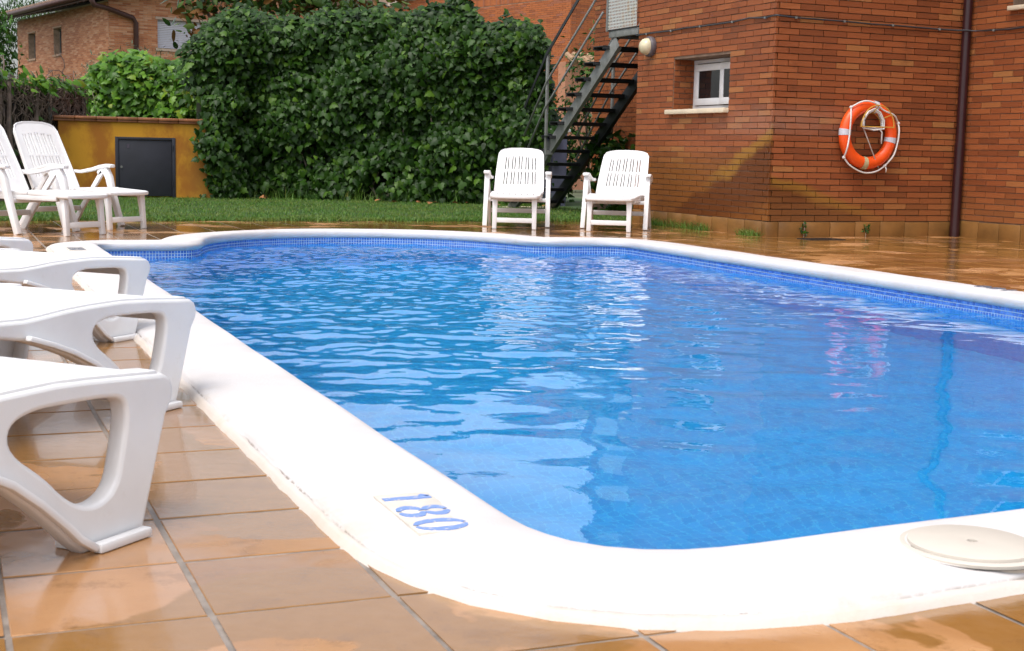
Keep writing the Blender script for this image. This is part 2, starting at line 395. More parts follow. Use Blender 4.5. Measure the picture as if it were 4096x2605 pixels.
def clip(poly, p, n):
    """keep the part of poly with (q-p).n >= 0"""
    o = []
    for i in range(len(poly)):
        a, b = poly[i], poly[(i+1) % len(poly)]; da = (a[0]-p[0])*n[0]+(a[1]-p[1])*n[1]; db = (b[0]-p[0])*n[0]+(b[1]-p[1])*n[1]
        if da >= 0: o.append(a)
        if (da >= 0) != (db >= 0): t = da/(da-db); o.append((a[0]+(b[0]-a[0])*t, a[1]+(b[1]-a[1])*t))
    return o
def tiles():
    c = [(TV+(i+.5)*LT, TU+(j+.5)*LT) for i in range(-22, 36) for j in range(-8, 39)]
    c = [q for q in c if q[1] < LAWN_U+.1]
    # the building stands at v > ~7.85 beyond u = 12.1
    c = [q for q in c if not (q[0] > 8.25 and q[1] > 12.3)]
    P = np.array(c); ds, nrm, near = seg_dist(P, OUTER)
    keep = ds > -.22; P, ds, nrm, near = P[keep], ds[keep], nrm[keep], near[keep]
    cand = []
    for q, dd, n, nr in zip(P, ds, nrm, near):
        w = TW(*q); az = math.atan2(w.x, w.y)
        vis = w.y > .8 and abs(az) < R(23) and (w.length > 2.3)
        cand.append((0 if vis else 1, w.length, q, dd, n, nr))
    cand.sort(key=lambda a: a[:2])
    h = LT/2-.0058; full = []
    for k in range(4):
        m = MB(); j = lambda: random.uniform(-.0012, .0012)
        top = [(-h+j(), -h+j()), (h+j(), -h+j()), (h+j(), h+j()), (-h+j(), h+j())]; e = .0022
        vs = [(x, y, -.012) for x, y in top]+[(x, y, -.0015) for x, y in top]+[(x*(1-e/h), y*(1-e/h), 0) for x, y in top]
        fs = [(8, 9, 10, 11)]+[(r+i, r+(i+1) % 4, r+4+(i+1) % 4, r+4+i) for r in (0, 4) for i in range(4)]
        m.add(vs, fs); full.append(m.mesh('tile'))
    cnt = 0; jv = []; jf = []; jt = []
    for vis, _, q, dd, n, nr in cand:
        poly = [(-h, -h), (h, -h), (h, h), (-h, h)]; cut = False
        if dd < .26:
            pl = clip(poly, (nr[0]-q[0]-n[0]*.03, nr[1]-q[1]-n[1]*.03), n); cut = len(pl) != 4 or pl != poly; poly = pl
            if len(poly) < 3: continue
        w = TW(*q); zz = random.uniform(-.0005, .0008); tilt = (random.gauss(0, .0012), random.gauss(0, .0012), TANG)
        if cnt < 300:
            if cut:
                m = MB(); k = len(poly); m.add([(x, y, -.012) for x, y in poly]+[(x, y, 0) for x, y in poly], [tuple(range(k, 2*k))]+[(i, (i+1) % k, k+(i+1) % k, k+i) for i in range(k)]); me = m.mesh('tile_cut')
            else: me = random.choice(full)
            link('tile', me, M_TILE, terrace, (w.x, w.y, zz), tilt); cnt += 1
        else:
            b0 = len(jv); k = len(poly); s1, s2 = tilt[:2]
            for x, y in poly: pw = TW(q[0]+x, q[1]+y); jv.append((pw.x, pw.y, zz+x*s2-y*s1))
            for i in range(1, k-1): jf.append((b0, b0+i, b0+i+1)); jt.append((q[0]*7.31+q[1]*3.77) % 1)
    link('tile_field', np_mesh('tile_field', np.array(jv), np.array(jf), tone=np.array([random.Random(t).random() for t in jt])), M_TILEJ, terrace, kind='stuff')
tiles()

def coping():
    # profile: (distance out from the nose line, z, across 0..1)
    pf = [(.03, -.034, 0), (.012, -.028, .02), (.002, -.012, .05), (0, .010, .08), (.004, .027, .12), (.014, .039, .16), (.034, .0455, .22), (.10, .047, .35), (.20, .044, .55), (.29, .038, .75), (.335, .032, .88), (.348, .025, .93), (.352, .017, .944), (.356, .0205, .956), (.367, .013, .98), (.378, -.004, 1)]
    lines = [offset_line(INNER, p[0]) if p[0] > .001 else INNER for p in pf]
    n = len(INNER); V = []; ac = []
    for k, (p, Ln) in enumerate(zip(pf, lines)):
        for i in range(n):
            v, u = Ln[i]; z = p[1]
            if p[2] >= .95:
                j = math.sin(i*2.1)*.5+math.sin(i*5.3+1)*.5; q = INNER[i]; dv = np.array([v, u])-q; dv /= np.hypot(*dv)+1e-9
                jr = .003*j+random.uniform(-.0022, .0022); v += dv[0]*jr; u += dv[1]*jr; z += random.uniform(-.002, .002) if p[2] < 1 else 0
            else: z += .0022*math.sin(i*.31+k)*math.sin(i*.13)
            V.append(TW(v, u, z)); ac.append(p[2])
    F = [(k*n+i, k*n+(i+1) % n, (k+1)*n+(i+1) % n, (k+1)*n+i) for k in range(len(pf)-1) for i in range(n)]
    me = bpy.data.meshes.new('pool_coping'); me.from_pydata(V, [], F)
    bm = bmesh.new(); bm.from_mesh(me); bmesh.ops.recalc_face_normals(bm, faces=bm.faces)
    tp = [f for f in bm.faces if abs(f.calc_center_median().z-.045) < .004]
    if sum(f.normal.z for f in tp) < 0: bmesh.ops.reverse_faces(bm, faces=bm.faces)
    bm.to_mesh(me); bm.free()
    a = me.attributes.new('across', 'FLOAT', 'POINT'); a.data.foreach_set('value', ac)
    me.polygons.foreach_set('use_smooth', [True]*len(me.polygons))
    link('pool_coping', me, M_COPING, kind='structure')
coping()
ZW, ZB = -.088, -1.85
def basin():
    n = len(WALL); V = []; F = []; UV = []
    cum = np.concatenate([[0], np.cumsum(np.hypot(*(np.roll(WALL, -1, 0)-WALL).T))])
    zs = [-.028, -.3, -1.75, ZB]; offs = [0, 0, 0, .1]
    cen = WALL.mean(0)
    inn = offset_line(INNER, .025); low = sm(inn-(inn-cen)/np.hypot(*(inn-cen).T)[:, None]*.10, 2)
    for z, o in zip(zs, offs):
        L = inn if o == 0 else low
        for v, u in L: V.append(TW(v, u, z))
    for k in range(3):
        for i in range(n):
            F.append((k*n+(i+1) % n, k*n+i, (k+1)*n+i, (k+1)*n+(i+1) % n))
            UV.append([(cum[i+1], -zs[k]), (cum[i], -zs[k]), (cum[i], -zs[k+1]), (cum[i+1], -zs[k+1])])
    me = bpy.data.meshes.new('pool_basin'); me.from_pydata(V, [], F+[tuple(3*n+i for i in range(n))]); UV.append([(low[i][0], low[i][1]) for i in range(n)])
    uv = me.uv_layers.new(name='UVMap'); flat = [c for f in UV for c in f]
    for l, c in zip(uv.data, flat): l.uv = c
    bm = bmesh.new(); bm.from_mesh(me); bm.faces.ensure_lookup_table()
    if bm.faces[-1].normal.z < 0: bmesh.ops.reverse_faces(bm, faces=bm.faces[-1:])
    bm.to_mesh(me); bm.free()
    ob = link('pool_basin', me, M_BASIN, kind='structure')
    # mosaic band above the water line: three rows of 24 mm tiles, set proud of pale grout
    st = .0243; rows = [-.0405, -.0648, -.0891, -.1134]; cand = []
    tot = cum[-1]; m = int(tot/st)
    gm = MB(); gl = offset_line(INNER, .0235)
    gv = [TW(v, u, -.03) for v, u in gl]+[TW(v, u, -.128) for v, u in gl]
    gm.add(gv, [((i+1) % n, i, n+i, n+(i+1) % n) for i in range(n)])
    gm.obj('mosaic_grout', M_MGROUT, ob)
    inn2 = gl; c2 = np.concatenate([[0], np.cumsum(np.hypot(*(np.roll(inn2, -1, 0)-inn2).T))]); tot = c2[-1]; m = int(tot/st)
    for i in range(m):
        s = (i+.5)*tot/m; k = int(np.searchsorted(c2, s))-1; a, b = inn2[k % n], inn2[(k+1) % n]; t = (s-c2[k])/(c2[k+1]-c2[k]+1e-9)
        q = a+(b-a)*t; dv = (b-a)/(np.hypot(*(b-a))+1e-9); w = TW(*q); face = TW(dv[1], -dv[0])   # outward
        seen = face.dot(Vector((w.x, w.y, 0))) > 0.2 and abs(math.atan2(w.x, w.y)) < R(21)
        for r, z in enumerate(rows): cand.append((0 if seen and r < 2 else 1, w.length, q, dv, z))
    cand.sort(key=lambda a: a[:2]); hh = st/2-.0024
    mm = MB(); mm.add([(-hh, 0, -hh), (hh, 0, -hh), (hh, 0, hh), (-hh, 0, hh), (-hh, -.0035, -hh), (hh, -.0035, -hh), (hh, -.0035, hh), (-hh, -.0035, hh)], [(4, 5, 6, 7), (0, 1, 5, 4), (1, 2, 6, 5), (2, 3, 7, 6), (3, 0, 4, 7)])
    bm = mm.mesh('mosaic_tile'); jv = []; jf = []; jt = []
    for c, (vis, _, q, dv, z) in enumerate(cand):
        ang = math.atan2(dv[1], dv[0])+TANG; ny = TW(-dv[1], dv[0])      # into the pool
        w = TW(*q)+ny*.0005
        if c < 300: link('mosaic_tile', bm, M_MOS, ob, (w.x, w.y, z), (0, 0, ang+math.pi))
        else:
            tx = Vector((math.cos(ang), math.sin(ang), 0)); b0 = len(jv); o = w+ny*.003
            for sx, sz in ((-1, -1), (1, -1), (1, 1), (-1, 1)): pp = o+tx*sx*hh; jv.append((pp.x, pp.y, z+sz*hh))
            jf.append((b0, b0+1, b0+2, b0+3)); jt.append(random.random())
    link('mosaic_band', np_mesh('mosaic_band', np.array(jv), np.array(jf), tone=np.array(jt)), M_MOSJ, ob, kind='stuff')
basin()

def water():
    st = .0165; us = np.arange(2.2, 12.85, st); vs = np.arange(1.0, 5.85, st)
    Uv, Vv = np.meshgrid(us, vs, indexing='ij'); Z = np.zeros_like(Uv); g = np.random.default_rng(3)
    far = np.clip((Uv-3.4)/4.5, 0, 1); far = far*far*(3-2*far)
    jet = np.exp(-(((Uv-10.9)/1.6)**2+((Vv-2.9)/1.4)**2))
    calm = 1-.72*np.clip((Vv-2.3-.14*(Uv-3))/1.7, 0, 1)*np.clip((9.5-Uv)/3.5, 0, 1)
    lam = np.exp(np.linspace(math.log(.062), math.log(.80), 100))
    for L in lam:
        a = g.uniform(0, 2*math.pi) if L < .3 else g.normal(math.pi*.5, 1.0)
        ph = g.uniform(0, 6.28); k = 2*math.pi/L
        # group envelope so that the ripples bunch
        e = .55+.45*np.sin(Uv*g.uniform(.5, 1.6)+Vv*g.uniform(-1.6, 1.6)+g.uniform(0, 6.28))
        short = np.clip((.34-L)/.2, 0, 1)
        slope = (.0105*(1-short)*(.75+.6*far) + .0235*short*(far*.95+.025))*calm*(1+.8*jet*short) * e
        Z += slope/k*np.sin(k*(Uv*math.cos(a)+Vv*math.sin(a))+ph + .5*np.sin(Uv*1.3+ph)+.5*np.sin(Vv*1.7+ph*2))
    nu, nv = Uv.shape
    P = np.stack([Vv.ravel(), Uv.ravel()], 1)
    idx = np.arange(nu*nv).reshape(nu, nv)
    F = np.stack([idx[:-1, :-1].ravel(), idx[:-1, 1:].ravel(), idx[1:, 1:].ravel(), idx[1:, :-1].ravel()], 1)
    fc = P[F].mean(1); near = (fc[:, 0] < 1.45) | (fc[:, 0] > 4.6) | (fc[:, 1] < 3.6) | (fc[:, 1] > 10.7)
    keep = np.ones(len(F), bool); dd, _, _ = seg_dist(fc[near], INNER[::2]); keep[near] = dd < .045
    F = F[keep]; used = np.unique(F); mp = np.full(nu*nv, -1); mp[used] = np.arange(len(used)); F = mp[F]
    c, s = math.cos(TANG), math.sin(TANG); v, u = P[used].T
    V3 = np.stack([v*c-u*s, v*s+u*c, ZW+Z.ravel()[used]], 1)
    ob = link('water', np_mesh('water', V3, F, smooth=True), M_WATER, kind='structure')
    n0 = ob.data.polygons[0].normal.z
    if n0 < 0: ob.data.flip_normals()
water()

# ------------------------------------------------------------------ brick walls
LB, CH = .2909, .0625
def wall_boxes(mb, ax, p0, p1, z0, z1, plane, thick, hole=None):
    """mortar wall in building frame. ax 'y': plane x = plane, runs y p0..p1, thick towards +x; ax 'x': plane y = plane, towards +y"""
    def bx(a, b, c, d_):
        if b-a < 1e-4 or d_-c < 1e-4: return
        if ax == 'y': mb.box((plane, a, c), (plane+thick, b, d_))
        else: mb.box((a, plane, c), (b, plane+thick, d_))
    if not hole: return bx(p0, p1, z0, z1)
    h0, h1, k0, k1 = hole
    bx(p0, h0, z0, z1); bx(h1, p1, z0, z1); bx(h0, h1, z0, k0); bx(h0, h1, k1, z1)
def brick_rects(p0, p1, z0, z1, shift0, holes=(), starts=None, LBk=LB, CHk=CH):
    o = []; r = 0; z = z0
    while z+CHk <= z1+1e-6:
        a0 = p0 + (starts[r % 2] if starts else 0); x = p0+shift0[r % 2]-LBk*2
        while x < p1-.055:
            a, b = max(x, a0), min(x+LBk, p1); x += LBk
            if b-a < .03: continue
            if p1-b < .06: b = p1
            cells = [(a, b)]
            for h0, h1, k0, k1 in holes:
                if z+CHk > k0+.01 and z < k1-.01:
                    cells = [c for A, B in cells for c in ((A, min(B, h0)), (max(A, h1), B)) if c[1]-c[0] > .03]
            o += [(A, B, z, r) for A, B in cells]
        z += CHk; r += 1
    return o
BRICKS = {}
def brick_mesh(L, hgt, dep):
    key = (round(L, 3), random.randrange(3))
    if key not in BRICKS:
        m = MB(); j = lambda: random.uniform(-.0016, .0016); a, b = L/2, hgt/2
        q = [(-a+j(), -b+j()), (a+j(), -b+j()), (a+j(), b+j()), (-a+j(), b+j())]
        m.add([(x, dep, z) for x, z in q]+[(x, j()*.8, z) for x, z in q], [(4, 5, 6, 7)]+[(i, (i+1) % 4, 4+(i+1) % 4, 4+i) for i in range(4)])
        BRICKS[key] = m.mesh('brick')
    return BRICKS[key]
def lay(wall, ax, plane, rects, single_z=2.75, lim=300, matS=None, matJ=None, proud=.009, score=None, single=True):
    """bricks proud of plane; local brick: x along wall, front face at y=0 looking to -y"""
    matS = matS or M_BRICK; matJ = matJ or M_BRICKJ; jt = .0095; hgt = CH-jt
    rects = sorted(rects, key=score) if score else rects
    n = 0; jv = []; jf = []; tn = []
    for A, B, z, r in rects:
        L = B-A-jt; c = (A+B)/2; zc = z+CH/2
        pr = proud+random.uniform(-.0015, .0015)
        if single and z < single_z and n < lim:
            loc = (plane-pr, c, zc) if ax == 'y' else (c, plane-pr, zc)
            link('brick', brick_mesh(L, hgt, pr+.02), matS, wall, loc, (0, random.gauss(0, .002), -math.pi/2 if ax == 'y' else 0)); n += 1
        else:
            b0 = len(jv)
            for dp in (-pr, .01):
                for s, t in ((-1, -1), (1, -1), (1, 1), (-1, 1)):
                    q = (plane+dp, c+s*L/2, zc+t*hgt/2) if ax == 'y' else (c+s*L/2, plane+dp, zc+t*hgt/2); jv.append(q)
            jf += [(b0, b0+1, b0+2, b0+3)]+[(b0+i, b0+(i+1) % 4, b0+4+(i+1) % 4, b0+4+i) for i in range(4)]; tn += [random.random()]*5
    if jv: 
        me = np_mesh('brickwork', np.array(jv), np.array(jf), tone=np.array(tn)); 
        bm = bmesh.new(); bm.from_mesh(me); bmesh.ops.recalc_face_normals(bm, faces=bm.faces); bm.to_mesh(me); bm.free()
        link('brickwork', me, matJ, wall, kind='stuff')

M_STONE = simple('cream_stone', (.62, .52, .38), .6, .12, 7, .2, 60)
M_PLINTH = simple('plinth_tile', (.225, .110, .032), .35, .28, 3.5, .15, 40)
M_FRAMEW = simple('white_frame', (.76, .75, .75), .35, .05)
M_GLASSD = NB('dark_glass').out((.012, .012, .014), .04, Specular_IOR_Level=.6)
M_PAINTEDIRON = simple('dark_iron', (.014, .015, .017), .42, .4, 9, .2, 80)
M_GREYIRON = simple('grey_painted_steel', (.17, .175, .165), .5, .25, 12, .2, 60)
ZT = 7.0
bld = empty('brick_building', BORG+(0,), BANG, label='tall orange brick building with the small white window, beside the pool', cat='building')
HOLE_L = (.82, 2.00, 1.322, 1.884)
def building():
    XE = 2.42
    # L wall (plane x = 0), with window
    m = MB(); wall_boxes(m, 'y', .012, 2.85, 0, ZT, 0, .29, HOLE_L)
    m.box((.29, HOLE_L[0]-.3, HOLE_L[2]-.3), (.31, HOLE_L[1]+.3, HOLE_L[3]+.3))
    wl = m.obj('wall', M_MORTAR, bld)
    r0 = .1595
    rc = brick_rects(-.0, 2.85, r0, ZT, (.10, .10+LB/2), [HOLE_L], starts=(-.009, .027))
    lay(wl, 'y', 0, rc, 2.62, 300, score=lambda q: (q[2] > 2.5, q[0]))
    # window reveal bricks on the far jamb and soffit
    jb = []; nrow = int(round((HOLE_L[3]-HOLE_L[2])/CH))
    for r in range(nrow):
        z = HOLE_L[2]+r*CH; sp = (.0, .145, .285) if r % 2 else (.0, .075, .22, .285)
        for a, b in zip(sp[:-1], sp[1:]):
            mm = MB(); mm.box((a+.005, HOLE_L[1]-.009, z+.005), (b-.004, HOLE_L[1]+.01, z+CH-.005)); mm.obj('brick', M_BRICK, wl)
    # R wall (plane y = 0)
    m = MB(); wall_boxes(m, 'x', .0, XE+.3, 0, ZT, .012, .29)
    wr = m.obj('wall', M_MORTAR, bld)
    rc = brick_rects(0, XE, r0, ZT, (.13+LB/2, .16), starts=(.027, -.009))
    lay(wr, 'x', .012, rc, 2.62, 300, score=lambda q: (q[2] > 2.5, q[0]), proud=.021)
    # N wall (plane x = XE, from the pipe towards the terrace)
    HN = (-2.1, -.66, 2.397, 3.15)
    m = MB(); wall_boxes(m, 'y', -5, -.0, 0, ZT, XE, .29, HN); m.box((XE+.29, -2.4, 2.1), (XE+.31, -.4, 3.4))
    wn = m.obj('wall', M_MORTAR, bld)
    rc = brick_rects(-5, -.012, r0+.022, ZT, (.2, .2+LB/2), [HN])
    lay(wn, 'y', XE, rc, 2.62, 300, score=lambda q: (q[2] > 2.5, -q[1]))
    # back wall beside the stairs (plane x = 1.0)
    m = MB(); wall_boxes(m, 'y', 2.75, 6.0, 0, ZT, 1.0, .29); m.box((.29, 2.56, 0), (1.0, 2.848, ZT)); m.box((1.29, 5.7, 0), (4, 6.0, ZT)); m.box((.0, .3, ZT-.05), (4, 5.98, ZT+.03))
    wb = m.obj('wall', M_MORTAR, bld)
    rc = brick_rects(2.86, 5.999, r0-.04, ZT, (.2, .2+LB/2))
    lay(wb, 'y', 1.0, rc, 3.0, 300, score=lambda q: (q[2] < .8 or q[2] > 2.9, -q[1]))
    # roof overhang
    m = MB(); m.box((-.45, -.45, ZT+.031), (4.2, 6.3, ZT+.2)); m.obj('roof', M_STONE, bld, bevel=.01)
    m = MB(); m.box((XE-.4, -5, ZT+.035), (4.2, -.46, ZT+.19)); m.obj('roof', M_STONE, bld, bevel=.01)
    # plinth tiles
    def plinth(ax, plane, cuts, h):
        for i, (a, b) in enumerate(zip(cuts[:-1], cuts[1:])):
            mm = MB(); g = .004; t = .016+random.uniform(-.002, .002); hh = h+random.uniform(-.004, .004)
            if ax == 'y': mm.box((plane-t, a+g, -.004), (plane+.004, b-g, hh))
            else: mm.box((a+g, plane-t, -.004), (b-g, plane+.004, hh))
            mm.obj('plinth_tile', M_PLINTH, bld, bevel=.003)
    plinth('y', -.006, [-.02, .075]+[.075+.3215*i for i in range(1, 9)]+[2.85], .155)
    plinth('x', .0, [-.018, .121]+[.121+.3200*i for i in range(1, 8)]+[2.40], .155)
    plinth('y', XE, [-.06-.307*i for i in range(14, -1, -1)], .172)
    # window
    w = empty('window'); w.parent = bld; w.location = (.285, 0, 0)
    def fr(name, y0, y1, z0, z1, x0, x1, mat, par, bev=.004):
        mm = MB(); mm.box((x0, y0, z0), (x1, y1, z1)); return mm.obj(name, mat, par, bevel=bev)
    y0, y1, z0, z1 = HOLE_L
    m = MB(); m.box((-.03, y0, z1-.045), (.0, y1, z1-.005)); m.box((-.03, y0, z0+.004), (.0, y1, z0+.045)); m.box((-.03, y1-.05, z0+.046), (0, y1-.011, z1-.046)); m.box((-.03, y0, z0+.046), (0, y0+.05, z1-.046)); m.obj('frame', M_FRAMEW, w, bevel=.003)
    for a, b, dx in ((1.33, 1.925, -.05), (.86, 1.36, -.075)):
        m = MB(); f = .075; m.box((dx, a, z0+.052), (dx+.024, b, z0+.052+f)); m.box((dx, a, z1-.055-f), (dx+.024, b, z1-.055)); m.box((dx, a, z0+.053+f), (dx+.024, a+f, z1-.056-f)); m.box((dx, b-f, z0+.053+f), (dx+.024, b, z1-.056-f))
        s = m.obj('sash', M_FRAMEW, w, bevel=.003); fr('pane', a+f-.004, b-f+.004, z0+.05+f, z1-.052-f, dx+.008, dx+.014, M_GLASSD, s, 0)
    m = MB(); m.box((-.075, .81, 1.268), (.25, 2.06, 1.318)); m.obj('window_sill', M_STONE, bld, bevel=.004)
    # N window (only its sill reaches into view)
    w2 = empty('window'); w2.parent = bld; w2.location = (XE+.28, 0, 0)
    m = MB(); m.box((-.03, -2.09, 2.40), (0, -2.04, 3.14)); m.box((-.03, -.72, 2.40), (0, -.67, 3.14)); m.box((-.03, -2.03, 2.40), (0, -.73, 2.45)); m.box((-.03, -2.03, 3.09), (0, -.73, 3.14)); m.obj('frame', M_FRAMEW, w2, bevel=.003)
    fr('pane', -2.04, -.72, 2.45, 3.09, -.018, -.012, M_GLASSD, w2, 0)
    m = MB(); m.box((XE-.07, -2.2, 2.348), (XE+.25, -.645, 2.393)); m.obj('window_sill', M_STONE, bld, bevel=.004)
building()

M_PIPE = simple('maroon_paint', (.030, .007, .009), .32, .2, 6)
def downpipe():
    t = empty('downpipe', (0, 0, 0), 0, label='dark maroon rain downpipe in the inner corner of the brick building', cat='pipe'); t.matrix_world = BM @ Matrix.Translation((2.345, -.075, 0))
    m = MB(); m.tube([(0, 0, .0), (0, 0, .95)], .052, 16); m.obj('lower_pipe', M_PIPE, t, smooth='auto')
    m = MB(); m.tube([(0, 0, .951), (0, 0, 6.9)], .047, 16); m.obj('upper_pipe', M_PIPE, t, smooth='auto')
    m = MB(); m.tube([(0, 0, .94), (0, 0, 1.0)], .0535, 16); m.obj('collar', M_PIPE, t, smooth='auto')
    for z in (.62, 2.9):
        m = MB(); m.tube([(0, 0, z), (0, 0, z+.025)], .0545, 16); m.box((.0, .045, z), (.02, .085, z+.025)); m.obj('bracket', M_PIPE, t)
downpipe()
M_CABLE = simple('black_cable', (.022, .024, .030), .5, .3)
def cable():
    t = empty('cable', (0, 0, 0), 0, label='black cable clipped along the orange brick walls above the window', cat='cable'); t.matrix_world = BM.copy()
    zl = [(-.026, 2.87, 2.206), (-.026, 2.5, 2.209), (-.026, 2.05, 2.204), (-.026, 1.75, 2.212), (-.026, 1.42, 2.206), (-.026, .77, 2.206), (-.03, .45, 2.222), (-.027, .16, 2.203), (-.026, .03, 2.212), (-.01, -.022, 2.214), (.03, -.028, 2.211)]
    zr = [(.21, -.026, 2.203), (.8, -.026, 2.199), (1.15, -.028, 2.190), (1.41, -.026, 2.193), (2.02, -.026, 2.186), (2.24, -.06, 2.184), (2.30, -.135, 2.182), (2.372, -.135, 2.180), (2.39, -.22, 2.176), (2.394, -.43, 2.168), (2.394, -.67, 2.162), (2.394, -.95, 2.172), (2.394, -1.6, 2.23)]
    m = MB(); m.tube(zl+zr, .0088, 8); m.obj('sheath', M_CABLE, t, smooth=True)
    for p in [(-.026, y, z) for y, z in ((2.62, 2.207), (2.05, 2.204), (1.42, 2.206), (.77, 2.206), (.16, 2.203))]+[(x, -.026, z) for x, z in ((.21, 2.203), (.8, 2.199), (1.41, 2.193), (2.02, 2.186))]+[(2.394, -.43, 2.168)]:
        m = MB(); m.box((-.012, -.012, -.011), (.012, .012, .011)); m.obj('clip', M_FRAMEW if False else M_GREYIRON, t, loc=p)
cable()
def wall_lamp():
    t = empty('wall_lamp', label='round bulkhead lamp with cream glass on the brick wall by the stairs', cat='lamp'); t.matrix_world = BM @ Matrix.Translation((-.012, 2.52, 2.055))
    A = Matrix.Rotation(-math.pi/2, 4, 'Y')
    m = MB(); m.lathe([(0, 0), (.115, 0), (.118, .02), (.118, .045), (.108, .06), (.095, .062)], 32, A); m.obj('base', simple('lamp_base', (.10, .085, .095), .5, .25, 30), t, smooth='auto')
    m = MB(); m.lathe([(.096, .058), (.094, .085), (.080, .118), (.055, .142), (.025, .153), (0, .155)], 32, A)
    m.obj('globe', simple('lamp_glass', (.60, .53, .36), .25, .2, 9), t, smooth=True)
wall_lamp()

# ------------------------------------------------------------------ life ring
M_ORANGE = simple('orange_vinyl', (.80, .085, .008), .38, .08, 5, .05, 40)
M_ROPE = simple('white_rope', (.66, .64, .63), .8, .12, 60, .5, 300)
M_BAND = simple('silver_band', (.52, .52, .58), .35, .1, 20)
M_BANDY = simple('faded_band', (.45, .38, .22), .5, .2, 20)
M_BRASS = simple('gilt_wire', (.62, .36, .07), .35, .15, 20, metal=.3)
def life_ring():
    FR = BM @ Matrix.Translation((1.125, -.085, 1.06)) @ Matrix.Rotation(math.pi/2, 4, 'X')     # local x along wall, y up, z out of wall
    t = empty('life_ring', label='orange life ring with white rope hung on the brick wall', cat='life ring'); t.matrix_world = FR
    R0, r0 = .292, .064
    def torus(a0, a1, rr, n=64, k=16, sq=.9):
        m = MB(); cl = abs(a1-a0) > 359; vs = []; fs = []; nn = n if cl else n+1
        for i in range(nn):
            q = R(a0+(a1-a0)*i/n); c = Vector((math.cos(q), math.sin(q), 0))*R0
            for j in range(k):
                w = 2*math.pi*j/k; vs.append(c+Vector((math.cos(q)*math.cos(w), math.sin(q)*math.cos(w), math.sin(w)*sq))*rr)
        for i in range(n):
            for j in range(k): fs.append((i*k+j, ((i+1) % nn)*k+j, ((i+1) % nn)*k+(j+1) % k, i*k+(j+1) % k))
        m.add(vs, fs); return m
    torus(0, 360, r0).obj('ring', M_ORANGE, t, smooth=True)
    for a, mt in ((78, M_BAND), (176, M_BAND), (-10, M_BAND), (262, M_BANDY)):
        torus(a-5.5, a+5.5, r0+.0025, 6).obj('band', mt, t, smooth=True)
    def P(a, rad, z): return Vector((math.cos(R(a))*rad, math.sin(R(a))*rad, z))
    K = [P(133, .375, .035), P(218, .385, .02), P(305, .385, .02), P(20, .372, .04)]
    m = MB(); pts = [K[0]]
    ropes = [[K[0], P(150, .325, .075), P(180, .285, .072), P(205, .34, .075), K[1]],
             [K[1], P(235, .392, .03), P(262, .392, .025), P(285, .39, .03), K[2]],
             [K[2], P(325, .36, .06), P(350, .335, .075), P(8, .345, .07), K[3]],
             [K[3], P(38, .335, .075), P(62, .285, .07), P(88, .325, .075), P(110, .36, .06), K[0]]]
    for rp in ropes:
        pp = []
        for i in range(len(rp)-1):
            a = rp[max(i-1, 0)]; b, c = rp[i], rp[i+1]; e = rp[min(i+2, len(rp)-1)]
            for s in range(5):
                u = s/5; pp.append(.5*((2*b)+(c-a)*u+(2*a-5*b+4*c-e)*u*u+(3*b-a-3*c+e)*u**3))
        pp.append(rp[-1]); m = MB(); m.tube(pp, .0085, 8); m.obj('rope', M_ROPE, t, smooth=True)
    for k in K:
        m = MB(); m.lathe([(0, -.018), (.012, -.014), (.018, 0), (.012, .014), (0, .018)], 10, Matrix.Translation(k)); m.obj('knot', M_ROPE, t, smooth=True)
    m = MB(); m.tube([P(305, .385, .02), P(304, .42, .03), P(302, .45, .02)], .007, 6); m.obj('rope_end', M_ROPE, t, smooth=True)
    # wire hook with coiled line
    h = empty('ring_hook', label='gilt wire half-round holder with coiled white line inside the life ring', cat='hook'); h.matrix_world = FR @ Matrix.Translation((.02, .08, .0))
    def half(rad, z, yy=1.25): return [(math.cos(R(a))*rad, math.sin(R(a))*rad*yy, z) for a in range(0, 181, 12)]
    m = MB(); m.tube(half(.205, .13, 1.08), .0065, 6); m.tube([(-.205, 0, .13), (.205, 0, .13)], .0065, 6); m.obj('front_hoop', M_BRASS, h)
    m = MB(); m.tube(half(.13, .01, 1.1), .004, 6); m.tube([(-.13, 0, .01), (.13, 0, .01)], .004, 6); m.tube([(0, 0, -.07), (0, 0, .01)], .005, 6); m.tube([(0, .143, -.07), (0, .143, .01)], .005, 6); m.obj('back_hoop', M_BRASS, h)
    for a in (35, 90, 145):
        c, s = math.cos(R(a)), math.sin(R(a)); m = MB(); m.tube([(c*.13, s*.143, .01), (c*.135, s*.15, .05), (c*.205, s*.2214, .13)], .0055, 6); m.obj('spoke', M_BRASS, h)
    m = MB()
    for i, (dr, dz) in enumerate(((0, .03), (.009, .045), (-.004, .055), (.012, .062))):
        m.tube([(-.118-dr, .0-dr, dz), (-.122-dr, .07, dz), (-.075, .14+dr, dz), (0, .175+dr, dz), (.075, .14+dr, dz), (.118+dr, .07, dz), (.122+dr, -.005-dr, dz), (.0, -.014-dr*1.5, dz)], .0085, 7, closed=True)
    m.obj('coil', M_ROPE, h, smooth=True)
    m = MB(); m.tube([(-.115, -.02, .05), (-.02, -.2, .05), (.07, -.36, .045), (.115, -.42, .03)], .006, 6); m.obj('line', simple('grey_line', (.42, .36, .32), .8, .2, 80), h, smooth=True)
    m = MB(); m.tube([(.075, -.02, .06), (.11, -.05, .06), (.118, -.11, .05), (.118, -.17, .05)], .008, 6); m.obj('line_end', M_ROPE, h, smooth=True)
life_ring()

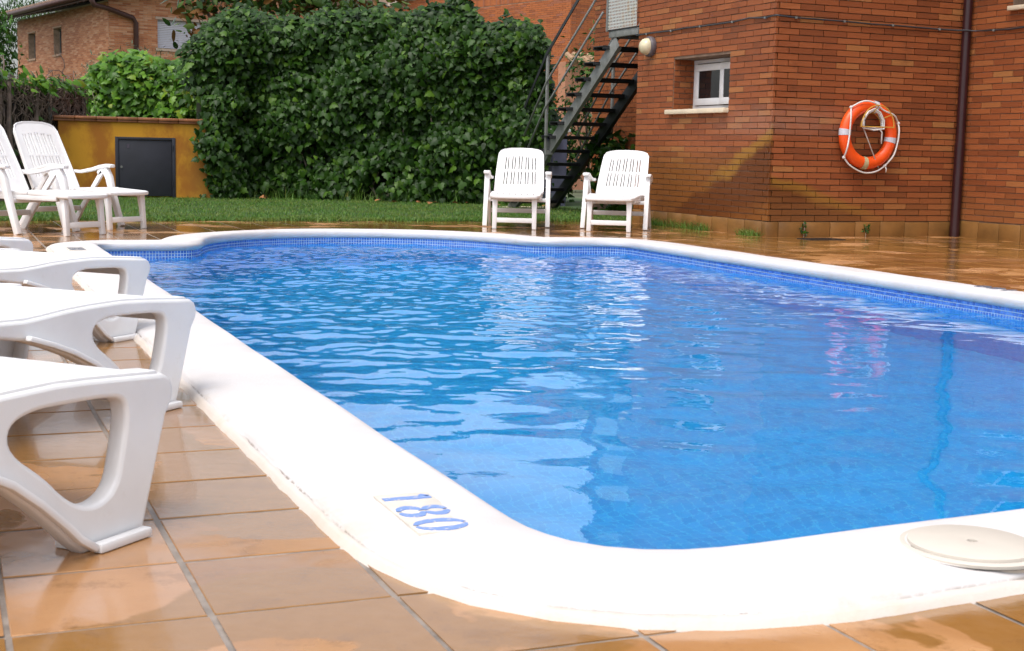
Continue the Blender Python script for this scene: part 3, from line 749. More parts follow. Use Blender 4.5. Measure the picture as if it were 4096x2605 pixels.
# ------------------------------------------------------------------ steel stairs (building frame)
def stairs():
    t = empty('metal_staircase', label='dark steel outdoor stairs with open treads beside the brick building', cat='stairs'); t.matrix_world = BM.copy()
    s0, sl = 3.444, -.690
    def zt(s): return 2.225+sl*(s-s0)
    for x, mt in ((0.0, M_GREYIRON), (.62, M_PAINTEDIRON)):
        m = MB(); a, b = 3.40, 6.62; d = .150
        # channel: web and two flanges
        m.sweep([(x, a, zt(a)-d/2), (x, b, zt(b)-d/2)], .012, .170, side=(1, 0, 0))
        m.sweep([(x+.028, a, zt(a)+.006), (x+.028, b, zt(b)+.006)], .065, .012, side=(1, 0, 0)); m.sweep([(x+.028, a, zt(a)-d-.006), (x+.028, b, zt(b)-d-.006)], .065, .012, side=(1, 0, 0))
        m.obj('stringer', mt, t, bevel=.002)
    z = 2.13; s = 3.86; i = 0
    while z > .1:
        m = MB(); m.box((-.10, s-.27, z-.012), (.74, s, z)); m.box((-.10, s-.012, z-.045), (.74, s, z-.0125)); m.box((-.10, s-.27, z-.045), (.74, s-.258, z-.0125))
        tr = m.obj('tread', M_PAINTEDIRON, t, bevel=.002)
        for x in (.03, .64):
            m = MB(); m.box((x-.006, s-.20, zt(s-.2)+.008), (x+.006, s-.165, z-.013)); m.obj('bracket', M_PAINTEDIRON, tr)
        z -= .1822; s += .2475; i += 1
    m = MB(); m.box((-.02, 2.862, 2.222), (.04, 3.60, 2.305)); m.box((.60, 2.862, 2.222), (.66, 3.60, 2.305)); m.box((.041, 3.56, 2.222), (.599, 3.60, 2.30)); m.obj('platform_beam', M_GREYIRON, t, bevel=.003)
    m = MB(); m.box((-.03, 2.862, 2.306), (.98, 3.61, 2.318)); m.obj('platform_floor', M_PAINTEDIRON, t)
    # perforated panel
    w, hgt = .735, 1.0; ol = [[(0, 0), (w, 0), (w, hgt), (0, hgt)]]
    nx, ny = 19, 26; px, py = w/nx, hgt/ny
    for i in range(nx):
        for j in range(ny):
            a, b = (i+.24)*px, (j+.24)*py; ol.append([(a, b), (a+px*.52, b), (a+px*.52, b+py*.52), (a, b+py*.52)])
    me = plate('perforated_panel', ol, .004, 0, Matrix.Translation((-.032, 2.868, 2.32)) @ Matrix(((0, 0, 1, 0), (1, 0, 0, 0), (0, 1, 0, 0), (0, 0, 0, 1))))
    b = NB('rusty_pale_steel'); p = b.pos(); rs = b.step(b.noise(3.5, 6, .7, b.scalev(p, (3, 3, .9))), .5, .7)
    link('perforated_panel', me, b.out(b.mix(b.math('MULTIPLY', rs, .6), (.42, .44, .42), (.40, .25, .08)), .5), t)
    m = MB(); m.box((-.05, 3.596, 2.3), (-.012, 3.626, 3.35)); m.box((-.05, 2.862, 3.325), (-.012, 3.59, 3.355)); m.obj('panel_frame', M_GREYIRON, t)
    # rails: near side, far side
    def railing(x, ps, flat, name='handrail'):
        pz = 1.03
        m = MB(); m.box((x-.016, ps-.024, zt(ps)-.17), (x+.016, ps+.024, zt(ps)+1.17)); m.obj('rail_post', M_GREYIRON, t, bevel=.003)
        for k, h in enumerate((1.165, .78, .46)):
            a, b_ = 3.66, 5.98; pts = [(x-.02, a, zt(a)+h), (x-.02, ps, zt(ps)+h), (x-.02, b_, zt(b_)+h-.22)]
            m = MB()
            if k == 0 and flat: m.sweep(pts, .012, .05, side=(1, 0, 0))
            else: m.tube(pts, .0145, 8)
            m.obj(name if k == 0 else 'mid_rail', M_PAINTEDIRON if (k == 0 and flat) else M_GREYIRON, t, smooth=not(k == 0 and flat))
    railing(-.055, 5.29, True)
    railing(.76, 4.95, False)
    m = MB(); m.box((-.07, 5.24, zt(5.29)-.17), (.03, 5.36, zt(5.29)-.11)); m.obj('post_bracket', M_GREYIRON, t)
    m = MB(); m.tube([(.78, 3.66, 3.2), (.78, 3.7, 3.24), (.78, 3.66, 2.3)], .016, 8)
    m.obj('rail_post', M_GREYIRON, t, smooth='auto')
    m = MB(); m.box((-.06, 6.45, -.05), (.72, 6.85, .012)); m.obj('foot_pad', M_STONE, t)
stairs()

# ------------------------------------------------------------------ deck chairs (local: y towards the foot end, feet of the footrest at y = 0)
def chair_meshes(rec):
    o = {}
    th = R(rec); Lb = .70
    # backrest panel outline (x, y up)
    wb, wt = .272, .245
    ol = [(-wb, 0), (wb, 0), (wb-.004, .25), (wt+.012, .52), (wt+.004, .62), (wt-.02, .668), (wt-.055, .688), (.12, .705), (0, .71), (-.12, .705), (-wt+.055, .688), (-wt+.02, .668), (-wt-.004, .62), (-wt-.012, .52), (-wb+.004, .25)]
    slots = []
    for k in range(5):
        for dx in (-.016, .016):
            x = (k-2)*.082+dx; tp = .60-.012*abs(k-2)**1.5*.6
            for a, b in ((.13, .345), (.375, tp)):
                sp = lambda y: x*(1-.10*y/.7); slots.append([(sp(a)-.0046, a), (sp(a)+.0046, a), (sp(b)+.0046, b), (sp(b)-.0046, b)])
    MBk = Matrix.Translation((0, -.985, .350)) @ Matrix.Rotation(math.pi/2+th, 4, 'X')
    o['backrest'] = plate('backrest', [ol]+slots, .034, .008, MBk, 2)
    rim = MB(); pts = [MBk @ Vector((x, y, -.012)) for x, y in ol[1:]+ol[:1]]
    rim.sweep(pts, .012, .040); o['back_rim'] = rim.mesh('back_rim', bevel=.003)
    def seat(y0, y1, w0, w1, z0, z1, rounded, name):
        ln = math.hypot(y1-y0, z1-z0); an = math.atan2(z1-z0, y1-y0)
        if rounded: ol = [(-w0, 0), (w0, 0), (w1+.006, ln*.6), (w1, ln-.085), (w1-.03, ln-.035), (w1-.085, ln-.012), (.1, ln), (0, ln+.003), (-.1, ln), (-w1+.085, ln-.012), (-w1+.03, ln-.035), (-w1, ln-.085), (-w1-.006, ln*.6)]
        else: ol = [(-w0, 0), (w0, 0), (w1, ln), (-w1, ln)]
        sl = []
        for k in range(7):
            x = (k-3)*.064; sl.append([(x-.004, .05), (x+.004, .05), (x+.004, ln-.07), (x-.004, ln-.07)])
        return plate(name, [ol]+sl, .036, .010, Matrix.Translation((0, y0, z0)) @ Matrix.Rotation(an, 4, 'X'), 2)
    o['seat'] = seat(-1.00, -.395, .262, .272, .342, .364, False, 'seat')
    o['footrest'] = seat(-.385, .085, .272, .262, .360, .338, True, 'footrest')
    m = MB()
    def leg(x, sy):
        m = MB(); m.sweep([(x, -.03, .335), (x*1.01, -.012, .20), (x*1.02, .005, 0)], [.060, .050, .046], [.055, .042, .040], side=(1, 0, 0)); return m.mesh('front_leg', bevel=.006)
    o['foot_leg'] = [leg(-.205, 1), leg(.205, 1)]
    m = MB(); m.box((-.19, -.018, .068), (.19, .012, .118)); o['foot_bar'] = m.mesh('foot_bar', bevel=.006)
    def arm(s):
        m = MB(); x = .335*s
        m.sweep([(x*.93, -1.085, .520), (x*.96, -.98, .517), (x, -.83, .542), (x, -.70, .572), (x, -.62, .583), (x, -.55, .580)], [.045, .05, .064, .070, .072, .066], [.030, .032, .034, .036, .036, .030], side=(1, 0, 0)); return m.mesh('armrest', bevel=.008)
    o['arm'] = [arm(-1), arm(1)]
    def fl(s):
        m = MB(); x = .335*s
        m.sweep([(x, -.74, .500), (x, -.69, .540), (x, -.64, .535), (x, -.60, .47), (x, -.565, .35), (x*1.005, -.505, .18), (x*1.01, -.44, 0)], [.050]*7, [.05, .065, .075, .070, .060, .056, .054], side=(1, 0, 0)); return m.mesh('arm_leg', bevel=.006)
    o['arm_leg'] = [fl(-1), fl(1)]
    def rl(s):
        m = MB(); x = .325*s
        m.sweep([(x, -.68, .525), (x, -.74, .455), (x*.99, -.84, .33), (x*.99, -.98, .16), (x, -1.10, 0)], [.030]*5, [.045, .050, .052, .052, .060], side=(1, 0, 0)); return m.mesh('rear_leg', bevel=.005)
    o['rear_leg'] = [rl(-1), rl(1)]
    m = MB(); m.box((-.325, -.575, .270), (.325, -.540, .310)); o['seat_bar'] = m.mesh('seat_bar', bevel=.005)
    m = MB(); m.box((-.315, -1.02, .130), (.315, -.985, .180)); o['rear_bar'] = m.mesh('rear_bar', bevel=.005)
    m = MB(); m.box((-.268, -1.02, .30), (-.248, -.06, .345)); m.box((.248, -1.02, .30), (.268, -.06, .345)); o['side_rail'] = m.mesh('side_rail', bevel=.005)
    return o
CH_UP, CH_BACK = chair_meshes(28), chair_meshes(48)
def deck_chair(x, y, ang, label, group, CHM):
    t = empty('deck_chair', (x, y, 0), ang, label=label, cat='deck chair', group=group)
    L = lambda n, me: link(n, me, M_PLASTIC, t)
    bk = L('backrest', CHM['backrest']); link('back_rim', CHM['back_rim'], M_PLASTIC, bk)
    L('seat', CHM['seat']); L('footrest', CHM['footrest']); L('foot_bar', CHM['foot_bar']); L('seat_bar', CHM['seat_bar']); L('rear_bar', CHM['rear_bar']); L('side_rail', CHM['side_rail'])
    for k, n in (('foot_leg', 'leg'), ('arm_leg', 'leg'), ('rear_leg', 'leg'), ('arm', 'armrest')):
        for me in CHM[k]: L(n, me)
G2, G3 = 'deck chairs by the brick building', 'deck chairs by the yellow wall'
def facing(dx, dy): return math.atan2(dy, dx)-math.pi/2
deck_chair(0.0, 14.62, facing(-.044, -1), 'white plastic deck chair standing right in front of the steel stairs', G2, CH_BACK)
deck_chair(.985, 14.54, facing(-.19, -.98), 'white plastic deck chair standing next to the brick wall, angled towards the pool', G2, CH_BACK)
deck_chair(-3.74, 12.13, facing(.88, -.47), 'white plastic deck chair cut by the frame, its footrest close to the pool corner', G3, CH_UP)
deck_chair(-3.66, 13.16, facing(.85, -.53), 'white plastic deck chair with raised back standing before the yellow wall', G3, CH_UP)

# ------------------------------------------------------------------ sun loungers (t along the lounger from the foot, w across)
def lounger_meshes():
    o = {}; T0 = .875
    half = [(0, 0), (-.030, .09), (-.054, .164), (-.078, .235), (-.100, .268), (-.104, .292), (-.094, .314), (-.072, .326), (-.02, .330), (.034, .334), (.144, .342), (.24, .347), (.37, .345), (.46, .341), (.55, .333), (.62, .328), (.72, .331), (T0, .334)]
    low = [(T0, .292), (.725, .288), (.63, .272), (.54, .243), (.46, .212), (.376, .170), (.305, .118), (.24, .060), (.205, .026), (.172, 0)]
    out = half+[(2*T0-t, z) for t, z in half[-2::-1]]+[(2*T0-t, z) for t, z in low[::-1]][:-1]+low
    hole = smooth_poly([(.050, .290), (.045, .245), (.060, .18), (.078, .115), (.125, .090), (.175, .095), (.225, .125), (.275, .175), (.360, .235), (.362, .285), (.300, .305), (.20, .303), (.10, .300)], 2)
    o['side'] = plate('side_frame', [out, hole, [(2*T0-t, z) for t, z in hole]], .046, .010, None, 2)
    # inner web of the leg, set back, with the rim standing proud
    top = []
    m = MB(); path = [(-.098, .262), (-.103, .290), (-.092, .313), (-.065, .3255), (-.02, .3305), (.04, .335)]
    k = len(path); w = .74
    vs = []
    for t, z in path: vs += [(t, .02, z), (t, w-.02, z), (t+.012, w-.02, z-.014), (t+.012, .02, z-.014)]
    fs = [(i*4+j, i*4+(j+1) % 4, (i+1)*4+(j+1) % 4, (i+1)*4+j) for i in range(k-1) for j in range(4)]+[(3, 2, 1, 0), tuple((k-1)*4+j for j in range(4))]
    m.add(vs, fs); o['end'] = m.mesh('end_rail', bevel=.003)
    def ztop(t):
        tt = min(t, 2*T0-t); return float(np.interp(tt, [q[0] for q in half[7:]], [q[1] for q in half[7:]]))
    o['slats'] = []
    t = .046
    while t < 1.72:
        m = MB(); a, b = t, t+.058; za, zb = ztop(a), ztop(b)
        n = 7; vs = []
        for i in range(n):
            q = i/(n-1); wv = .05+(w-.10)*q; dz = -.010*math.sin(math.pi*q)
            vs += [(a, wv, za+dz), (b, wv, zb+dz), (b, wv, zb+dz-.016), (a, wv, za+dz-.016)]
        fs = [(i*4+j, i*4+(j+1) % 4, (i+1)*4+(j+1) % 4, (i+1)*4+j) for i in range(n-1) for j in range(4)]+[(3, 2, 1, 0), tuple((n-1)*4+j for j in range(4))]
        m.add(vs, fs); o['slats'].append(m.mesh('slat', bevel=.004)); t += .0655
    m = MB()
    for wv in (.035, w-.035):
        pts = [(q, wv, ztop(q)-.004) for q in np.linspace(-.06, 1.80, 40)]; m.sweep(pts, .055, .022, side=(0, 1, 0))
    o['rail'] = m.mesh('side_lip', bevel=.006)
    m = MB()
    for wv in (.02, w-.09):
        m.sweep([(-.088, wv+.035, .265), (-.060, wv+.035, .18), (-.034, wv+.035, .09), (-.006, wv+.035, .0)], .075, .022, side=(0, 1, 0))
    o['leg_face'] = m.mesh('leg_face', bevel=.006)
    m = MB()
    for wv in (.012, w-.082):
        m.box((.002, wv, .0), (.168, wv+.07, .018))
    o['foot'] = m.mesh('foot_plate', bevel=.004)
    m = MB(); path = [(.008, .0105), (.160, .0105), (.205, .040), (.24, .074), (.305, .130), (.376, .182), (.46, .224), (.54, .254), (.63, .282)]
    m.sweep([(t, -.019, z) for t, z in path[:2]], .026, .020, side=(0, 1, 0)); m.sweep([(t, -.016, z) for t, z in path[1:]], .022, .016, side=(0, 1, 0)); o['rim'] = m.mesh('leg_rim', bevel=.005)
    return o
LGM = lounger_meshes()
def lounger(x, y, label):
    """x, y: ground position of the outer corner of the foot; long axis runs towards the terrace"""
    bx, by = -.423, -.906; ang = math.atan2(by, bx)
    t = empty('sun_lounger', (x, y, 0), ang, label=label, cat='sun lounger', group='sun loungers along the pool edge')
    # local x = t (long axis), local y = w: must point to the far side (-.906, .423) = rotate local +y by ang -> (-by, bx)
    sgn = -1     # (-by, bx) = (.906, -.423) faces the camera, so the width runs to local -y
    F = Matrix.Diagonal((1, sgn, 1, 1))
    def L(n, me, par=t):
        ob = link(n, me, M_PLASTIC, par); return ob
    for wv in (.0, .74):
        ob = link('side_frame', LGM['side'], M_PLASTIC, t); ob.rotation_euler = (math.pi/2, 0, 0); ob.location = (0, sgn*wv+(-.023 if wv == 0 else .023), 0)
    for n in ('end', 'rail', 'leg_face', 'foot', 'rim'):
        me = LGM[n]
        if not me.get('flip'): me.transform(F); me.flip_normals(); me['flip'] = 1
        L({'end': 'end_rail', 'rail': 'side_lip', 'leg_face': 'leg_face', 'foot': 'foot_plate', 'rim': 'leg_rim', 'ridge': 'leg_ridge'}[n], me)
    for me in LGM['slats']:
        if not me.get('flip'): me.transform(F); me.flip_normals(); me['flip'] = 1
        L('slat', me)
for q in ((-.755, 2.81, 'white moulded sun lounger whose foot stands on tiles beside the sand coloured 180 mark'), (-1.03, 4.235, 'white moulded sun lounger second along the coping from the 180 mark'),
          (-1.565, 5.74, 'white moulded sun lounger third along from the 180 mark, foot on the coping edge'), (-2.40, 6.74, 'white moulded sun lounger cut by the frame, between other loungers and the deck chairs')): lounger(*q)

# ------------------------------------------------------------------ small things on the terrace and coping
def worn_blue():
    b = NB('blue_stencil_paint'); p = b.pos()
    return b.out(b.mix(b.step(b.noise(75, 4, .7, p), .56, .66), (.16, .26, .56), (.54, .50, .48)), .6)
M_BLUEPAINT = worn_blue()
M_DARKPAINT = simple('dark_stencil_paint', (.10, .11, .15), .6, .3, 60)
M_PLAQUE = simple('sand_plaque', (.60, .555, .49), .6, .15, 12, .2, 90)
def stencil(v, u, ang, z, mat, label, plaque=True, hgt=.108):
    t = empty('depth_mark', TW(v, u, z), TANG+ang, label=label, cat='depth marking')
    if plaque:
        m = MB(); m.box((-.158, -.062, -.008), (.158, .062, .0015)); m.obj('plaque', M_PLAQUE, t, bevel=.001)
    zz = .0032
    def strip(pts, w):
        m = MB(); pts = [Vector((*p, 0)) for p in pts]; vs = []
        for i, p in enumerate(pts):
            tt = (pts[min(i+1, len(pts)-1)]-pts[max(i-1, 0)]).normalized(); n = Vector((-tt.y, tt.x, 0))
            ww = w[i] if hasattr(w, '__len__') else w; jj = random.uniform(-.0012, .0012); vs += [p+n*(ww/2+jj), p-n*(ww/2+jj)]
        k = len(pts); top = [(a.x, a.y, zz) for a in vs]; bot = [(a.x, a.y, .0) for a in vs]
        fs = [(2*i, 2*i+2, 2*i+3, 2*i+1) for i in range(k-1)]; n0 = len(top)
        fs += [(n0+2*i, n0+2*i+2, 2*i+2, 2*i) for i in range(k-1)]+[(2*i+1, 2*i+3, n0+2*i+3, n0+2*i+1) for i in range(k-1)]
        m.add(top+bot, fs); m.obj('digit_stroke', mat, t)
    h = hgt/2
    strip([(-.112, -h), (-.112, -.01), (-.111, .02), (-.112, h)], [.022, .022, .022, .018]); strip([(-.133, h*.66), (-.118, h*.95)], .012)
    def half(cx, cy, rx, ry, a0, a1, w0=.024):
        ps = [(cx+rx*math.cos(R(a0+(a1-a0)*i/10)), cy+ry*math.sin(R(a0+(a1-a0)*i/10))) for i in range(11)]
        strip(ps, [.008+(w0-.008)*math.sin(math.pi*i/10) for i in range(11)])
    for a0 in (-80, 100): half(.0, -h*.5, .032, h*.46, a0, a0+160); half(.0, h*.52, .027, h*.42, a0, a0+160)
    for a0 in (-82, 98): half(.112, 0, .032, h*.98, a0, a0+164)
stencil(.925, 2.712, -math.pi/2, .0455, M_BLUEPAINT, 'blue stencilled number 180 on a sand plaque in the white coping')
stencil(.90, 10.42, -math.pi/2, .0455, M_DARKPAINT, 'sand plaque with worn depth number at the far coping corner by the deck chairs')
stencil(5.90, 6.65, math.pi/2, .0462, M_DARKPAINT, 'dark grey depth number painted on the coping opposite the loungers', plaque=False)
def skimmer():
    c = TW(1.885, 2.145); z = .0405
    t = empty('skimmer_lid', (c.x, c.y, z), 0, label='round off-white skimmer lid with a centre hole set in the coping', cat='lid')
    mt = simple('lid_plastic', (.55, .50, .435), .5, .06, 5, .05, 200)
    m = MB(); m.lathe([(.143, -.012), (.143, .002), (.139, .005), (.130, .005), (.127, .002)], 56); m.obj('outer_ring', mt, t, smooth='auto')
    m = MB(); m.lathe([(.1255, .001), (.1245, .010), (.120, .0125), (.02, .0135), (.0105, .0125), (.0095, .002)], 56); m.obj('lid', mt, t, smooth='auto')
    m = MB(); m.lathe([(0, .0035), (.0098, .0035)], 16); m.lathe([(.1240, .0030), (.1300, .0030)], 48); m.lathe([(.142, -.006), (.152, -.0015)], 48); m.obj('gap_and_shadow', simple('hole_shadow_dark', (.05, .045, .04), .8), t)  # dark hole and seam; outermost ring is the lid's shadow painted dark
skimmer()
def drain():
    a = Vector((3.09, 14.02)); t = empty('drain_grate', (a.x, a.y, 0), BANG, label='dark metal drain grate in the terrace at the foot of the brick wall', cat='drain')
    m = MB(); m.box((-.21, -.12, -.004), (.21, -.105, .006)); m.box((-.21, .105, -.004), (.21, .12, .006)); m.box((-.21, -.104, -.004), (-.195, .104, .006)); m.box((.195, -.104, -.004), (.21, .104, .006)); m.obj('frame', M_PAINTEDIRON, t)
    for i in range(14):
        x = -.18+i*.0277; m = MB(); m.box((x-.008, -.103, -.003), (x+.008, .103, .005)); m.obj('bar', M_PAINTEDIRON, t)
drain()

# ------------------------------------------------------------------ yellow wall with metal door
def yellow_wall():
    b = NB('yellow_render'); p = b.pos(); sp = b.n('SeparateXYZ'); b.l(p, sp.inputs[0])
    st = b.step(b.noise(1.6, 5, .65, b.scalev(p, (1, 1, .7))), .40, .60); c = b.mix(b.math('MULTIPLY', st, .85), (.55, .265, .012), (.31, .10, .005))
    dk = b.math('MULTIPLY', b.step(sp.outputs[0], -5.15, -4.75), b.noise(3, 5, .6, p)); c = b.mix(b.math('MULTIPLY', dk, .8), c, (.20, .105, .02))
    my = b.out(c, .75, b.bump(b.noise(70, 4, .6, p), .35, .006))
    t = empty('yellow_wall', (-6.68, 20.5, 0), BANG, label='low ochre yellow rendered wall with brown coping and metal door', cat='wall')
    L = 2.30; dx0, dx1, dz1 = .83, 1.655, .885
    m = MB(); m.box((0, 0, -.05), (dx0, 1.1, 1.115)); m.box((dx1, 0, -.05), (L, 1.1, 1.115)); m.box((dx0, 0, dz1), (dx1, 1.1, 1.115)); m.box((dx0, .09, -.05), (dx1, 1.1, dz1)); m.obj('wall_body', my, t)
    mc = simple('brown_coping', (.26, .095, .035), .45, .3, 8, .2, 50)
    x = -.07
    while x < L:
        m = MB(); e = min(x+.30, L+.05); m.box((x+.002, -.055, 1.150), (e-.002, 1.1, 1.195)); m.box((x+.002, -.035, 1.116), (e-.002, 1.1, 1.1495)); m.obj('coping_tile', mc, t, bevel=.012); x += .30
    mg = simple('slate_blue_paint', (.017, .018, .028), .55, .25, 4, .05, 30)
    m = MB(); m.box((dx0-.03, -.012, .0), (dx0+.02, .06, dz1+.02)); m.box((dx1-.02, -.012, 0), (dx1+.03, .06, dz1+.02)); m.box((dx0+.021, -.012, dz1-.02), (dx1-.021, .06, dz1+.019)); m.obj('door_frame', mg, t, bevel=.003)
    m = MB(); m.box((dx0+.025, .004, .03), (dx1-.025, .035, dz1-.025)); dr = m.obj('door', mg, t, bevel=.003)
    m = MB(); m.lathe([(0, .012), (.016, .012), (.018, .004), (.018, -.002)], 14, Matrix.Translation((dx0+.06, .004, .46)) @ Matrix.Rotation(math.pi/2, 4, 'X')); m.obj('lock', M_GREYIRON, dr)
    for z in (.18, .72):
        m = MB(); m.tube([(dx1-.014, -.016, z), (dx1-.014, -.016, z+.07)], .011, 8); m.obj('hinge', mg, dr)
    m = MB(); m.box((dx0+.14, .0005, .74), (dx0+.18, .0035, .80)); m.obj('sticker', simple('sticker', (.06, .05, .075), .5), dr)
yellow_wall()

# ------------------------------------------------------------------ foliage
IVY = np.array([(0, .04), (.17, -.12), (.42, -.06), (.50, .17), (.34, .36), (.36, .55), (.16, .70), (0, 1.0), (-.16, .70), (-.36, .55), (-.34, .36), (-.50, .17), (-.42, -.06), (-.17, -.12)])
OVAL = np.array([(0, 0), (.20, .18), (.25, .45), (.17, .75), (0, 1), (-.17, .75), (-.25, .45), (-.20, .18)])
NARROW = np.array([(0, 0), (.09, .4), (0, 1), (-.09, .4)])
LOBE4 = np.array([(0, 0), (.26, .35), (0, 1), (-.26, .35)])
def leaf_template(ol, fold=.18, curl=.15):
    n = len(ol); c = np.array([[0, .38]]); P = np.vstack([ol, c]); z = -np.abs(P[:, 0])*fold - curl*(P[:, 1]-.2)**2; z[-1] += .02
    F = np.array([(i, (i+1) % n, n) for i in range(n)]); return np.column_stack([P, z]), F
def leaf_frames(C, N, T):
    N = N/np.linalg.norm(N, axis=1)[:, None]; T = T-(T*N).sum(1)[:, None]*N; T /= np.linalg.norm(T, axis=1)[:, None]+1e-9
    return np.stack([np.cross(T, N), T, N], 2)
def leaves_mesh(name, C, N, T, S, tmpl, tone):
    P, F = tmpl; Fr = leaf_frames(C, N, T)
    V = C[:, None, :]+np.einsum('nij,kj->nki', Fr, P)*S[:, None, None]
    k = len(P); FF = (F[None]+np.arange(len(C))[:, None, None]*k).reshape(-1, 3)
    return np_mesh(name, V.reshape(-1, 3), FF, smooth=True, tone=np.repeat(tone, len(F)))
def leaf_mat(name, pal, rough=.32, trans=.15, obj=False, under=None):
    b = NB(name); t = b.rand() if obj else b.tone()
    c = b.ramp(t, pal); c = b.mix(b.math('MULTIPLY', b.noise(40, 3, .6, b.pos()), .3), c, tuple(x*.55 for x in pal[0][1]))
    if under: c = b.mix(b.n('NewGeometry').outputs['Backfacing'], c, under)
    m = b.out(c, rough, Specular_IOR_Level=.2)
    if trans:
        tr = b.n('BsdfTranslucent'); b.l(c, tr.inputs[0]); mx = b.n('MixShader'); mx.inputs[0].default_value = trans
        b.l(b.b.outputs[0], mx.inputs[1]); b.l(tr.outputs[0], mx.inputs[2]); b.l(mx.outputs[0], b.t.nodes['Material Output'].inputs[0])
    return m
PAL_IVY = [(0, (.010, .034, .003)), (.5, (.020, .060, .005)), (.85, (.036, .094, .008)), (1, (.080, .16, .014))]
PAL_IVYL = [(0, (.035, .100, .010)), (.5, (.075, .19, .016)), (.9, (.14, .29, .025)), (1, (.25, .30, .03))]
M_IVY, M_IVYO = leaf_mat('ivy_leaf', PAL_IVY, .42, .12), leaf_mat('ivy_leaf_single', PAL_IVY, .42, .12, obj=True)
M_IVYL, M_IVYLO = leaf_mat('bright_ivy_leaf', PAL_IVYL, .33, .25), leaf_mat('bright_ivy_leaf_single', PAL_IVYL, .33, .25, obj=True)
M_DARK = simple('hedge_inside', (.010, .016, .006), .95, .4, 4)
M_TWIG = simple('dry_twig', (.34, .27, .23), .8, .35, 12)
M_BARK = simple('bark', (.10, .075, .055), .9, .35, 12, .5, 60)
TI, TO, TN, T4 = leaf_template(IVY, .30, .25), leaf_template(OVAL, .25, .2), leaf_template(NARROW, .2, .2), leaf_template(LOBE4, .2, .2)
def vnoise(P, f, seed):
    g = np.random.default_rng(seed); s = np.zeros(len(P))
    for i in range(5):
        k = g.normal(size=3)*f*(1+.5*i); s += np.sin(P @ k+g.uniform(0, 6.28))/(1+.4*i)
    return s/2.6
def foliage(parent, name, C, N, size, tmpl, mat, mat_o=None, singles=0, score=None, hang=.7, jit=.5, seed=1, svar=.38, lift=0.0):
    g = np.random.default_rng(seed); n = len(C)
    Nn = N+g.normal(size=(n, 3))*jit; Nn[:, 2] += .25
    T = np.tile([0, 0, -1.], (n, 1))*hang+N*.35+g.normal(size=(n, 3))*.45; T[:, 2] += lift
    S = size*(1+svar*g.normal(size=n)).clip(.4, 1.7); tone = g.random(n)**1.15
    order = np.argsort(score) if score is not None else g.permutation(n)
    if singles:
        idx = order[:singles]; P, F = tmpl; Fr = leaf_frames(C, Nn, T)
        base = np_mesh('leaf', P, F, smooth=True)
        base.materials.append(mat_o or mat)
        for i in idx:
            o = bpy.data.objects.new('leaf', base); COL.objects.link(o); o.parent = parent
            M4 = Matrix([list(Fr[i][r]*S[i])+[C[i][r]] for r in range(3)]+[[0, 0, 0, 1]]); o.matrix_local = M4
        rest = order[singles:]
    else: rest = order
    link(name, leaves_mesh(name, C[rest], Nn[rest], T[rest], S[rest], tmpl, tone[rest]), mat, parent, kind='stuff')

